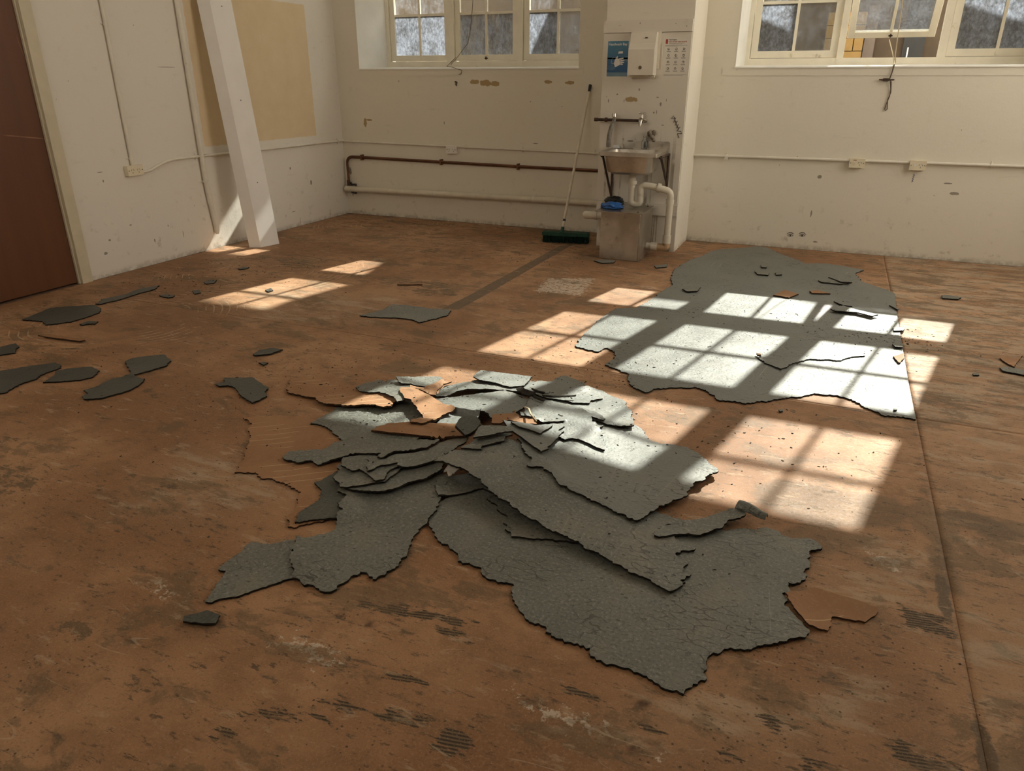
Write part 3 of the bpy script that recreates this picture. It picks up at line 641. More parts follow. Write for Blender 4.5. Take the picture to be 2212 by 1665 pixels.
  [(3.792,-4.328,0.052),(3.781,-4.278,0.048),(3.781,-4.216,0.044),(3.901,-4.199,0.04),(4.043,-4.177,0.036),(4.065,-4.172,0.036),(4.076,-4.255,0.04),(4.084,-4.327,0.044),(4.026,-4.39,0.048),(3.937,-4.361,0.052),(3.847,-4.362,0.0536)]),
 ({'name': 'linoleum_piece', 'label': 'grey blue linoleum flap rising at the back left corner of the pile', 'cat': 'linoleum', 'mat': 'lino', 'th': 0.006},
  [(3.448,-4.545,0.076),(3.494,-4.59,0.072),(3.514,-4.599,0.068),(3.553,-4.59,0.064),(3.582,-4.576,0.06),(3.636,-4.569,0.056),(3.666,-4.556,0.056),(3.69,-4.5,0.052),(3.672,-4.466,0.0504),(3.669,-4.433,0.048),(3.642,-4.397,0.044),(3.596,-4.416,0.048),(3.51,-4.498,0.064)]),
 ({'name': 'hardboard_scrap', 'label': 'small brown hardboard scrap behind the boomerang shaped piece', 'cat': 'hardboard', 'mat': 'brown', 'th': 0.005},
  [(3.593,-4.596,0.052),(3.646,-4.608,0.052),(3.7,-4.637,0.052),(3.734,-4.635,0.052),(3.713,-4.583,0.0536),(3.705,-4.502,0.0536),(3.721,-4.44,0.052),(3.668,-4.452,0.048),(3.661,-4.535,0.0504),(3.638,-4.585,0.052)]),
 ({'name': 'linoleum_piece', 'label': 'smooth sunlit linoleum sheet across the back centre of the pile', 'cat': 'linoleum', 'mat': 'lino', 'th': 0.006},
  [(3.737,-4.661,0.044),(3.786,-4.633,0.048),(3.84,-4.603,0.052),(3.983,-4.501,0.06),(4.031,-4.454,0.06),(4.121,-4.481,0.0584),(4.129,-4.471,0.056),(4.181,-4.516,0.056),(4.195,-4.576,0.056),(4.189,-4.655,0.0584),(4.182,-4.708,0.06),(4.183,-4.73,0.06),(4.113,-4.788,0.064),(4.092,-4.776,0.0664),(4.071,-4.751,0.068),(4.044,-4.742,0.072),(3.989,-4.765,0.072),(3.932,-4.763,0.072),(3.869,-4.757,0.068),(3.793,-4.698,0.052)]),
 ({'name': 'linoleum_piece', 'label': 'grey linoleum sheet with a lit upper half, right of the pile above the arched strip', 'cat': 'linoleum', 'mat': 'lino', 'th': 0.006, 'under': True},
  [(4.549,-4.574,0.036),(4.616,-4.553,0.024),(4.709,-4.491,0.01),(4.757,-4.527,0.008),(4.798,-4.609,0.008),(4.858,-4.632,0.008),(4.938,-4.617,0.01),(4.998,-4.635,0.012),(5.056,-4.698,0.018),(5.108,-4.771,0.0264),(5.142,-4.817,0.0328),(5.111,-4.874,0.0344),(5.099,-4.928,0.036),(5.069,-4.963,0.0376),(5.072,-4.993,0.0376),(5.059,-5.036,0.0376),(5.06,-5.069,0.036),(5.043,-5.1,0.036),(5.012,-5.131,0.036),(4.978,-5.2,0.0376),(4.971,-5.231,0.0376),(4.948,-5.277,0.04),(4.928,-5.32,0.0424),(4.889,-5.32,0.044),(4.845,-5.304,0.0456),(4.807,-5.29,0.0472),(4.772,-5.279,0.0488),(4.716,-5.262,0.052),(4.668,-5.26,0.0552),(4.637,-5.249,0.06),(4.589,-5.228,0.064),(4.535,-5.182,0.068),(4.496,-5.163,0.0696),(4.449,-5.174,0.072),(4.442,-5.123,0.072),(4.399,-5.091,0.0744),(4.355,-5.026,0.076),(4.311,-4.969,0.076),(4.333,-4.845,0.068),(4.393,-4.708,0.06),(4.474,-4.617,0.052)]),
 ({'name': 'linoleum_piece', 'label': 'cream lit linoleum scrap below the curled sheet at the pile centre', 'cat': 'linoleum', 'mat': 'lino', 'th': 0.006},
  [(3.878,-4.857,0.052),(3.878,-4.819,0.052),(3.904,-4.762,0.052),(3.977,-4.761,0.052),(4.032,-4.738,0.052),(4.034,-4.79,0.052),(4.03,-4.836,0.052),(3.989,-4.883,0.052),(3.894,-4.923,0.052)]),
 ({'name': 'hardboard_scrap', 'label': 'long straight cut brown hardboard strip lying on the pile', 'cat': 'hardboard', 'mat': 'brown', 'th': 0.009, 'smooth': [(6, 11)]},
  [(3.673,-5.124,0.064),(3.698,-5.051,0.0648),(3.705,-5.026,0.0664),(3.788,-4.972,0.0664),(3.873,-4.954,0.0664),(4.001,-4.906,0.068),(4.052,-4.975,0.068),(4.104,-5.055,0.068),(4.024,-5.081,0.068),(3.913,-5.106,0.0664),(3.764,-5.12,0.0648)]),
 ({'name': 'hardboard_scrap', 'label': 'boomerang shaped brown hardboard piece with green left edge, top of the pile', 'cat': 'hardboard', 'mat': 'brown', 'th': 0.008, 'greenedge': True},
  [(3.545,-4.659,0.072),(3.569,-4.701,0.072),(3.633,-4.767,0.072),(3.669,-4.768,0.072),(3.734,-4.826,0.0712),(3.812,-4.904,0.0696),(3.827,-4.927,0.0696),(3.788,-4.976,0.068),(3.804,-4.998,0.068),(3.857,-4.989,0.068),(3.882,-4.936,0.068),(3.889,-4.889,0.068),(3.892,-4.851,0.068),(3.919,-4.809,0.068),(3.922,-4.792,0.068),(3.85,-4.753,0.068),(3.77,-4.706,0.068),(3.672,-4.651,0.0696),(3.614,-4.632,0.0696),(3.577,-4.643,0.0712)]),
 ({'name': 'linoleum_piece', 'label': 'small dark six sided linoleum chunk on the brown strip', 'cat': 'linoleum', 'mat': 'lino', 'th': 0.012, 'smooth': [(0, 11)]},
  [(4.04,-5.017,0.088),(4.034,-4.969,0.096),(4.039,-4.941,0.1),(4.067,-4.922,0.1),(4.098,-4.923,0.1),(4.129,-4.949,0.096),(4.136,-4.971,0.092),(4.137,-5.016,0.088),(4.129,-5.05,0.084),(4.117,-5.074,0.084),(4.081,-5.044,0.084)]),
 ({'name': 'linoleum_piece', 'label': 'large crazed linoleum sheet at the right back of the pile', 'cat': 'linoleum', 'mat': 'lino', 'th': 0.006},
  [(4.112,-4.387,0.044),(4.212,-4.389,0.044),(4.294,-4.277,0.028),(4.363,-4.142,0.008),(4.41,-4.14,0.008),(4.462,-4.163,0.008),(4.519,-4.201,0.008),(4.558,-4.219,0.008),(4.602,-4.239,0.01),(4.613,-4.294,0.014),(4.66,-4.365,0.018),(4.686,-4.445,0.024),(4.719,-4.54,0.036),(4.692,-4.575,0.04),(4.617,-4.593,0.04),(4.535,-4.592,0.04),(4.463,-4.587,0.044),(4.324,-4.549,0.048),(4.183,-4.479,0.048)]),
 ({'name': 'linoleum_piece', 'label': 'thin layered linoleum leaf on the right back sheet', 'cat': 'linoleum', 'mat': 'lino', 'th': 0.006},
  [(4.178,-4.423,0.052),(4.23,-4.418,0.0504),(4.315,-4.387,0.0456),(4.368,-4.329,0.04),(4.42,-4.304,0.032),(4.496,-4.295,0.0264),(4.451,-4.352,0.0312),(4.459,-4.398,0.0344),(4.392,-4.438,0.0408),(4.347,-4.432,0.044),(4.255,-4.45,0.0488)]),
 ({'name': 'linoleum_piece', 'label': 'narrow rounded linoleum tongue on the right back sheet', 'cat': 'linoleum', 'mat': 'lino', 'th': 0.006},
  [(4.299,-4.481,0.052),(4.411,-4.489,0.052),(4.461,-4.487,0.052),(4.55,-4.531,0.052),(4.588,-4.567,0.052),(4.584,-4.587,0.052),(4.528,-4.581,0.052),(4.453,-4.557,0.052),(4.368,-4.539,0.052)]),
 ({'name': 'hardboard_scrap', 'label': 'small brown hardboard scrap at the centre of the pile under frayed fibres', 'cat': 'hardboard', 'mat': 'brown', 'th': 0.007},
  [(4.107,-4.774,0.068),(4.141,-4.744,0.068),(4.179,-4.72,0.068),(4.181,-4.681,0.068),(4.175,-4.691,0.068),(4.223,-4.723,0.068),(4.252,-4.733,0.068),(4.297,-4.729,0.068),(4.327,-4.773,0.068),(4.275,-4.789,0.068),(4.197,-4.786,0.068),(4.193,-4.791,0.068),(4.169,-4.834,0.068),(4.138,-4.844,0.068),(4.121,-4.812,0.068)]),
 ({'name': 'linoleum_piece', 'label': 'bright sunlit linoleum slab with a torn notch, centre right of the pile', 'cat': 'linoleum', 'mat': 'lino', 'th': 0.007},
  [(4.184,-4.525,0.06),(4.207,-4.498,0.06),(4.246,-4.531,0.06),(4.269,-4.488,0.06),(4.305,-4.498,0.06),(4.414,-4.507,0.06),(4.479,-4.542,0.06),(4.527,-4.589,0.06),(4.542,-4.627,0.06),(4.555,-4.679,0.06),(4.526,-4.699,0.0632),(4.489,-4.686,0.0664),(4.451,-4.663,0.068),(4.429,-4.687,0.068),(4.391,-4.717,0.068),(4.346,-4.744,0.068),(4.315,-4.75,0.068),(4.295,-4.722,0.068),(4.235,-4.737,0.068),(4.217,-4.707,0.068),(4.225,-4.666,0.0664),(4.202,-4.616,0.064),(4.202,-4.578,0.0616)]),
 ({'name': 'linoleum_piece', 'label': 'warm lit linoleum slab wedged beside the square cornered slab', 'cat': 'linoleum', 'mat': 'lino', 'th': 0.007},
  [(4.449,-4.85,0.052),(4.451,-4.816,0.052),(4.448,-4.756,0.052),(4.433,-4.706,0.052),(4.454,-4.654,0.052),(4.546,-4.656,0.048),(4.596,-4.625,0.044),(4.592,-4.67,0.044),(4.622,-4.732,0.044),(4.654,-4.82,0.0456),(4.673,-4.867,0.048),(4.636,-4.864,0.048),(4.59,-4.843,0.0496),(4.543,-4.83,0.052),(4.517,-4.838,0.052),(4.496,-4.869,0.052)]),
 ({'name': 'linoleum_piece', 'label': 'narrow flat linoleum scrap across the top end of the arched strip', 'cat': 'linoleum', 'mat': 'lino', 'th': 0.006},
  [(4.146,-5.173,0.0984),(4.177,-5.165,0.104),(4.227,-5.15,0.104),(4.218,-5.124,0.104),(4.285,-5.045,0.104),(4.271,-5.006,0.104),(4.294,-4.977,0.104),(4.227,-4.952,0.104),(4.152,-4.985,0.104),(4.166,-5.077,0.104),(4.162,-5.117,0.1016)]),
 ({'name': 'linoleum_piece', 'label': 'thin tapering linoleum scrap topmost at the centre of the pile', 'cat': 'linoleum', 'mat': 'lino', 'th': 0.006},
  [(4.173,-5.115,0.1112),(4.226,-5.067,0.1112),(4.272,-5.008,0.1112),(4.299,-4.99,0.1112),(4.265,-4.958,0.1112),(4.199,-4.977,0.1112),(4.156,-4.999,0.1112),(4.154,-5.013,0.1112),(4.16,-5.063,0.1112)]),
 ({'name': 'linoleum_piece', 'label': 'square cornered linoleum slab overhanging at the pile centre', 'cat': 'linoleum', 'mat': 'lino', 'th': 0.007, 'smooth': [(14, 17)]},
  [(4.195,-4.853,0.1),(4.26,-4.864,0.1),(4.35,-4.85,0.1),(4.412,-4.793,0.096),(4.45,-4.768,0.0936),(4.465,-4.793,0.0936),(4.454,-4.845,0.0936),(4.478,-4.838,0.0936),(4.473,-4.89,0.0936),(4.473,-4.929,0.0936),(4.473,-4.967,0.0936),(4.465,-5.014,0.0936),(4.476,-5.021,0.0936),(4.457,-5.066,0.0936),(4.412,-5.036,0.096),(4.331,-4.978,0.1),(4.252,-4.928,0.104)]),
 ({'name': 'linoleum_piece', 'label': 'thin curved linoleum leaf on the square cornered slab', 'cat': 'linoleum', 'mat': 'lino', 'th': 0.007},
  [(4.244,-4.882,0.1064),(4.296,-4.914,0.1064),(4.363,-4.919,0.1064),(4.401,-4.929,0.1064),(4.419,-4.862,0.1064),(4.419,-4.821,0.1064),(4.359,-4.864,0.1064),(4.292,-4.868,0.1064)]),
 ({'name': 'linoleum_sliver', 'label': 'short dark frayed sliver at the back of the pile, uppermost of three', 'cat': 'sliver', 'mat': 'dark', 'th': 0.004},
  [(4.149,-4.393,0.068),(4.189,-4.411,0.068),(4.232,-4.416,0.068),(4.232,-4.426,0.068),(4.19,-4.43,0.068),(4.157,-4.405,0.068)]),
 ({'name': 'linoleum_sliver', 'label': 'long dark curved sliver at the back of the pile, middle one of three', 'cat': 'sliver', 'mat': 'dark', 'th': 0.004},
  [(4.227,-4.449,0.068),(4.284,-4.442,0.068),(4.341,-4.417,0.068),(4.386,-4.384,0.068),(4.386,-4.396,0.068),(4.34,-4.431,0.068),(4.289,-4.455,0.068),(4.239,-4.463,0.068)]),
 ({'name': 'linoleum_sliver', 'label': 'dark frayed sliver at the back of the pile, lowest of three', 'cat': 'sliver', 'mat': 'dark', 'th': 0.004},
  [(4.179,-4.48,0.072),(4.225,-4.504,0.072),(4.269,-4.512,0.072),(4.268,-4.53,0.072),(4.238,-4.52,0.072),(4.201,-4.499,0.072)]),
 ({'name': 'linoleum_sliver', 'label': 'black tangled torn linoleum end at the back of the pile', 'cat': 'sliver', 'mat': 'dark', 'th': 0.006},
  [(4.084,-4.436,0.072),(4.095,-4.405,0.072),(4.128,-4.426,0.072),(4.16,-4.438,0.072),(4.196,-4.453,0.072),(4.196,-4.47,0.072),(4.183,-4.497,0.072),(4.162,-4.502,0.072),(4.134,-4.484,0.072),(4.108,-4.469,0.072)]),
 ({'name': 'linoleum_piece', 'label': 'narrow linoleum strip curling upward at the right end of the pile', 'cat': 'linoleum', 'mat': 'lino', 'th': 0.006, 'curl': True},
  [(5.003,-5.377,0.0232),(5.022,-5.379,0.0232),(5.059,-5.341,0.0248),(5.11,-5.309,0.028),(5.142,-5.308,0.0296),(5.186,-5.261,0.0312),(5.214,-5.236,0.0328),(5.232,-5.176,0.036),(5.268,-5.158,0.044),(5.283,-5.123,0.048),(5.259,-5.086,0.048),(5.22,-5.102,0.028),(5.185,-5.14,0.0248),(5.138,-5.187,0.0216),(5.078,-5.232,0.02),(5.014,-5.306,0.02),(5.003,-5.355,0.0216)]),
 ({'name': 'hardboard_flake', 'label': 'thin brown hardboard flake at the right of the foreground sheet', 'cat': 'hardboard', 'mat': 'brown', 'th': 0.005},
  [(5.448,-5.502,0.006),(5.535,-5.429,0.006),(5.631,-5.435,0.006),(5.718,-5.453,0.006),(5.71,-5.489,0.006),(5.679,-5.539,0.006),(5.643,-5.544,0.006),(5.589,-5.551,0.006),(5.578,-5.623,0.006),(5.525,-5.635,0.006),(5.485,-5.575,0.006)]),
 ({'name': 'linoleum_piece', 'label': 'long ragged linoleum residue nearest the brown door', 'cat': 'linoleum', 'mat': 'lino', 'th': 0.006},
  [(0.504,-4.518,0.006),(0.468,-4.388,0.006),(0.422,-4.255,0.006),(0.512,-4.176,0.006),(0.643,-4.08,0.006),(0.754,-4.111,0.006),(0.837,-4.191,0.006),(0.853,-4.296,0.006),(0.846,-4.423,0.006),(0.753,-4.533,0.006),(0.661,-4.486,0.006)]),
 ({'name': 'linoleum_piece', 'label': 'thin trailing linoleum residue pointing from the door residue towards the leaning post', 'cat': 'linoleum', 'mat': 'lino', 'th': 0.006},
  [(0.657,-4.074,0.006),(0.569,-3.946,0.006),(0.61,-3.776,0.006),(0.58,-3.629,0.006),(0.638,-3.485,0.006),(0.694,-3.58,0.006),(0.684,-3.788,0.006),(0.698,-3.891,0.006)]),
 ({'name': 'linoleum_piece', 'label': 'small grey linoleum piece cut by the left picture edge, upper of two', 'cat': 'linoleum', 'mat': 'lino', 'th': 0.006},
  [(0.837,-4.982,0.007),(0.905,-4.939,0.007),(0.926,-4.857,0.007),(1.011,-4.893,0.007),(1.029,-4.928,0.007),(1.09,-4.971,0.007),(1.044,-5.032,0.007),(0.99,-5.082,0.007)]),
 ({'name': 'linoleum_piece', 'label': 'large grey linoleum piece cut by the left picture edge, lower of two', 'cat': 'linoleum', 'mat': 'lino', 'th': 0.006},
  [(1.237,-5.324,0.007),(1.298,-5.203,0.007),(1.367,-5.1,0.007),(1.455,-4.987,0.007),(1.524,-5.007,0.007),(1.555,-5.044,0.007),(1.56,-5.161,0.007),(1.588,-5.207,0.007),(1.578,-5.29,0.007),(1.62,-5.39,0.007),(1.602,-5.408,0.007),(1.502,-5.493,0.007)]),
 ({'name': 'linoleum_piece', 'label': 'grey leaf shaped linoleum piece between the left edge piece and the square shouldered piece', 'cat': 'linoleum', 'mat': 'lino', 'th': 0.006},
  [(1.666,-5.221,0.008),(1.636,-5.131,0.008),(1.583,-5.083,0.008),(1.61,-5.023,0.008),(1.703,-4.958,0.008),(1.797,-4.979,0.008),(1.846,-5.064,0.008),(1.818,-5.122,0.008),(1.735,-5.18,0.008)]),
 ({'name': 'linoleum_piece', 'label': 'grey linoleum piece with a square shoulder, highest of the left cluster', 'cat': 'linoleum', 'mat': 'lino', 'th': 0.006},
  [(1.807,-4.818,0.01),(1.802,-4.768,0.01),(1.85,-4.707,0.01),(1.925,-4.648,0.01),(2.037,-4.706,0.01),(2.079,-4.777,0.01),(2.062,-4.858,0.01),(2.015,-4.974,0.01),(1.968,-4.923,0.01),(1.851,-4.85,0.01)]),
 ({'name': 'linoleum_piece', 'label': 'dark linoleum piece with a toothed left tip, lowest of the left cluster', 'cat': 'linoleum', 'mat': 'lino', 'th': 0.006},
  [(2.03,-5.273,0.01),(2.024,-5.234,0.01),(1.969,-5.216,0.01),(1.984,-5.167,0.01),(1.964,-5.042,0.01),(2.03,-4.967,0.01),(2.131,-4.97,0.01),(2.17,-5.043,0.01),(2.186,-5.123,0.01),(2.143,-5.245,0.01),(2.077,-5.293,0.01)]),
 ({'name': 'linoleum_piece', 'label': 'small almond shaped linoleum piece lying alone on the brown floor', 'cat': 'linoleum', 'mat': 'lino', 'th': 0.006},
  [(2.408,-4.446,0.012),(2.391,-4.37,0.012),(2.438,-4.308,0.012),(2.511,-4.305,0.012),(2.498,-4.393,0.012),(2.428,-4.451,0.012)]),
 ({'name': 'linoleum_piece', 'label': 'tiny curled dark chip just below the almond shaped piece', 'cat': 'linoleum', 'mat': 'lino', 'th': 0.006},
  [(2.53,-4.538,0.012),(2.549,-4.517,0.012),(2.58,-4.516,0.012),(2.581,-4.554,0.012)]),
 ({'name': 'linoleum_piece', 'label': 'black boot shaped linoleum piece left of the pile', 'cat': 'linoleum', 'mat': 'lino', 'th': 0.006},
  [(2.537,-4.88,0.012),(2.557,-4.837,0.012),(2.52,-4.797,0.012),(2.651,-4.729,0.012),(2.772,-4.789,0.012),(2.828,-4.809,0.012),(2.847,-4.865,0.012),(2.893,-4.897,0.012),(2.897,-4.946,0.012),(2.888,-4.999,0.012),(2.782,-4.954,0.012),(2.666,-4.879,0.012),(2.616,-4.868,0.012),(2.58,-4.894,0.012)]),
 ({'name': 'wood_sliver', 'label': 'thin brown wooden sliver on the floor near the left edge', 'cat': 'sliver', 'mat': 'brown', 'th': 0.006},
  [(0.93,-4.711,0.014),(0.993,-4.668,0.014),(1.276,-4.654,0.014),(1.267,-4.687,0.014)]),
 ({'name': 'linoleum_piece', 'label': 'flat grey linoleum residue at the end of the dark floor joint', 'cat': 'linoleum', 'mat': 'lino', 'th': 0.006},
  [(2.54,-3.538,0.006),(2.612,-3.339,0.006),(2.596,-3.22,0.006),(2.715,-3.194,0.006),(2.886,-3.196,0.006),(3.058,-3.171,0.006),(3.09,-3.301,0.006),(2.992,-3.513,0.006),(2.913,-3.469,0.006),(2.811,-3.479,0.006),(2.625,-3.536,0.006)]),
 ({'name': 'linoleum_piece', 'label': 'small square linoleum chip alone in the lower left foreground', 'cat': 'linoleum', 'mat': 'lino', 'th': 0.006},
  [(3.793,-6.326,0.014),(3.825,-6.296,0.014),(3.837,-6.279,0.014),(3.89,-6.279,0.014),(3.904,-6.312,0.014),(3.86,-6.33,0.014),(3.808,-6.342,0.014)]),
 ({'name': 'linoleum_piece', 'label': 'dark crumbly linoleum chip beside the left sun patch', 'cat': 'linoleum', 'mat': 'lino', 'th': 0.006},
  [(0.881,-3.271,0.008),(0.877,-3.192,0.008),(0.933,-3.184,0.008),(0.977,-3.261,0.008),(0.941,-3.308,0.008)]),
 ({'name': 'linoleum_piece', 'label': 'small dark chip inside the left sun patch', 'cat': 'linoleum', 'mat': 'lino', 'th': 0.006},
  [(1.494,-3.265,0.008),(1.497,-3.204,0.008),(1.559,-3.252,0.008),(1.553,-3.298,0.008)]),
 ({'name': 'linoleum_piece', 'label': 'ragged dark chip below the door residue', 'cat': 'linoleum', 'mat': 'lino', 'th': 0.006},
  [(0.948,-4.434,0.008),(0.936,-4.362,0.008),(1.008,-4.342,0.008),(1.032,-4.387,0.008),(0.99,-4.405,0.008),(0.983,-4.441,0.008)]),
 ({'name': 'linoleum_piece', 'label': 'crumbled dark chip beyond the residue tip', 'cat': 'linoleum', 'mat': 'lino', 'th': 0.006},
  [(0.867,-3.704,0.008),(0.886,-3.66,0.008),(0.975,-3.657,0.008),(1.0,-3.699,0.008),(0.983,-3.724,0.008),(0.926,-3.722,0.008)]),
 ({'name': 'linoleum_sliver', 'label': 'long thin dark sliver in front of the leaning post', 'cat': 'sliver', 'mat': 'lino', 'th': 0.006},
  [(0.806,-2.806,0.009),(0.82,-2.753,0.009),(0.861,-2.724,0.009),(0.881,-2.768,0.009),(0.849,-2.822,0.009)]),
 ({'name': 'linoleum_piece', 'label': 'flat dark chip left of the left sun patch', 'cat': 'linoleum', 'mat': 'lino', 'th': 0.006},
  [(0.995,-3.506,0.007),(1.023,-3.464,0.007),(1.097,-3.52,0.007),(1.081,-3.569,0.007)]),
 ({'name': 'wood_sliver', 'label': 'dark reddish sliver right of the left sun patches', 'cat': 'sliver', 'mat': 'brown', 'th': 0.006},
  [(2.329,-2.699,0.006),(2.511,-2.62,0.006),(2.525,-2.645,0.006),(2.344,-2.723,0.006)]),
 ({'name': 'linoleum_chip', 'label': 'flat grey chip on the remnant, long and nearest the wall', 'cat': 'chip', 'mat': 'lino', 'th': 0.007},
  [(4.905,-1.182,0.02),(4.942,-1.126,0.02),(5.025,-1.209,0.02),(5.023,-1.286,0.02),(4.941,-1.284,0.02)]),
 ({'name': 'linoleum_chip', 'label': 'square grey chip on the remnant right of the long flat chip', 'cat': 'chip', 'mat': 'lino', 'th': 0.007},
  [(5.07,-1.15,0.02),(5.115,-1.091,0.02),(5.127,-1.211,0.02),(5.082,-1.245,0.02)]),
 ({'name': 'linoleum_chip', 'label': 'tiny grey chip on the remnant closest to the painted eyes', 'cat': 'chip', 'mat': 'lino', 'th': 0.007},
  [(4.931,-0.925,0.02),(4.983,-0.928,0.02),(4.985,-1.01,0.02),(4.945,-1.019,0.02)]),
 ({'name': 'linoleum_chip', 'label': 'lower black sliver of the crossed pair on the remnant', 'cat': 'chip', 'mat': 'lino', 'th': 0.007},
  [(5.408,-1.304,0.02),(5.532,-1.273,0.02),(5.654,-1.276,0.02),(5.579,-1.351,0.02),(5.441,-1.348,0.02)]),
 ({'name': 'linoleum_chip', 'label': 'upper black sliver of the crossed pair on the remnant', 'cat': 'chip', 'mat': 'lino', 'th': 0.007},
  [(5.482,-1.198,0.03),(5.561,-1.252,0.03),(5.66,-1.308,0.03),(5.577,-1.323,0.03)]),
 ({'name': 'linoleum_chip', 'label': 'dark crumpled chip near the left edge of the remnant', 'cat': 'chip', 'mat': 'lino', 'th': 0.007},
  [(4.453,-2.01,0.024),(4.49,-1.907,0.024),(4.574,-1.885,0.024),(4.574,-2.024,0.024),(4.503,-2.067,0.024)]),
 ({'name': 'hardboard_chip', 'label': 'tan diamond shaped hardboard chip on the remnant', 'cat': 'chip', 'mat': 'brown', 'th': 0.007},
  [(5.115,-1.901,0.02),(5.183,-1.712,0.02),(5.286,-1.796,0.02),(5.228,-1.933,0.02),(5.168,-1.91,0.02)]),
 ({'name': 'hardboard_chip', 'label': 'tan oblong hardboard chip on the remnant right of the diamond chip', 'cat': 'chip', 'mat': 'brown', 'th': 0.007},
  [(5.361,-1.667,0.02),(5.419,-1.616,0.02),(5.509,-1.681,0.02),(5.378,-1.731,0.02)]),
 ({'name': 'linoleum_chip', 'label': 'long pale linoleum strip at the sun edge of the remnant', 'cat': 'chip', 'mat': 'lino', 'th': 0.007},
  [(5.516,-2.158,0.03),(5.596,-2.029,0.03),(5.676,-2.105,0.03),(5.819,-2.177,0.03),(5.779,-2.231,0.03),(5.676,-2.176,0.03),(5.543,-2.19,0.03)]),
 ({'name': 'linoleum_chip', 'label': 'short dark sliver above the long pale strip', 'cat': 'chip', 'mat': 'lino', 'th': 0.007},
  [(5.534,-1.903,0.02),(5.583,-1.911,0.02),(5.659,-1.993,0.02),(5.597,-1.986,0.02)]),
 ({'name': 'linoleum_chip', 'label': 'white lit chip on the right remnant edge, upper of two', 'cat': 'chip', 'mat': 'lino', 'th': 0.007},
  [(5.9,-2.406,0.02),(5.974,-2.384,0.02),(5.958,-2.456,0.02),(5.902,-2.48,0.02)]),
 ({'name': 'linoleum_chip', 'label': 'crumpled grey chip on the right remnant edge below the white one', 'cat': 'chip', 'mat': 'lino', 'th': 0.007},
  [(5.878,-2.788,0.026),(5.908,-2.7,0.026),(5.939,-2.762,0.026),(5.933,-2.826,0.026),(5.89,-2.833,0.026)]),
 ({'name': 'hardboard_chip', 'label': 'tan hardboard chip on the right remnant edge', 'cat': 'chip', 'mat': 'brown', 'th': 0.007},
  [(5.871,-3.011,0.02),(5.93,-2.928,0.02),(5.927,-3.024,0.02),(5.9,-3.113,0.02)]),
 ({'name': 'linoleum_chip', 'label': 'thin dark sliver crossing the right edge of the remnant', 'cat': 'chip', 'mat': 'lino', 'th': 0.007},
  [(5.902,-1.849,0.02),(5.962,-1.918,0.02),(5.953,-1.961,0.02)]),
 ({'name': 'linoleum_chip', 'label': 'dark oblong chip on the floor right of the remnant', 'cat': 'chip', 'mat': 'lino', 'th': 0.007},
  [(6.283,-1.366,0.012),(6.333,-1.344,0.012),(6.412,-1.378,0.012),(6.384,-1.446,0.012),(6.28,-1.46,0.012)]),
 ({'name': 'linoleum_chip', 'label': 'bluish grey strip on the floor at the right picture edge', 'cat': 'chip', 'mat': 'lino', 'th': 0.007},
  [(6.419,-2.952,0.012),(6.46,-2.917,0.012),(6.537,-2.947,0.012),(6.615,-2.988,0.012),(6.587,-3.033,0.012),(6.512,-3.022,0.012),(6.427,-3.001,0.012)]),
 ({'name': 'hardboard_chip', 'label': 'brown hardboard flake beside the bluish strip at the right edge', 'cat': 'chip', 'mat': 'brown', 'th': 0.007},
  [(6.449,-2.765,0.008),(6.494,-2.707,0.008),(6.532,-2.729,0.008),(6.58,-2.663,0.008),(6.521,-2.826,0.008),(6.499,-2.896,0.008),(6.464,-2.832,0.008)]),
 ({'name': 'linoleum_chip', 'label': 'small grey chip on the bare floor right of the remnant', 'cat': 'chip', 'mat': 'lino', 'th': 0.007},
  [(6.267,-3.108,0.01),(6.295,-3.086,0.01),(6.298,-3.119,0.01),(6.269,-3.135,0.01)]),
 ({'name': 'linoleum_chip', 'label': 'grey chip on the floor in front of the steel box', 'cat': 'chip', 'mat': 'lino', 'th': 0.007},
  [(4.073,-1.293,0.01),(4.164,-1.168,0.01),(4.181,-1.288,0.01),(4.105,-1.354,0.01)]),
 ({'name': 'linoleum_chip', 'label': 'thin residue under the front left corner of the steel box', 'cat': 'chip', 'mat': 'lino', 'th': 0.007},
  [(3.528,-1.303,0.008),(3.619,-1.218,0.008),(3.71,-1.233,0.008),(3.713,-1.311,0.008),(3.625,-1.367,0.008)]),
 ({'name': 'hardboard_chip', 'label': 'little rust coloured chip on the remnant beside the crack', 'cat': 'chip', 'mat': 'brown', 'th': 0.007},
  [(5.133,-3.283,0.02),(5.161,-3.294,0.02),(5.163,-3.316,0.02),(5.14,-3.318,0.02)]),
 ({'name': 'linoleum_chip', 'label': 'small pale chip near the lower right corner of the remnant', 'cat': 'chip', 'mat': 'lino', 'th': 0.007},
  [(5.838,-3.816,0.016),(5.853,-3.805,0.016),(5.849,-3.833,0.016),(5.836,-3.844,0.016)]),
 ({'name': 'linoleum_chip', 'label': 'tiny dark pebble like chip below the remnant', 'cat': 'chip', 'mat': 'lino', 'th': 0.007},
  [(5.318,-4.036,0.01),(5.334,-4.026,0.01),(5.339,-4.045,0.01),(5.325,-4.06,0.01)]),
]
NPILE = 45
STRAND = [(4.219, -4.659, 0.085), (4.258, -4.701, 0.1), (4.29, -4.759, 0.105), (4.313, -4.777, 0.098), (4.328, -4.78, 0.085)]
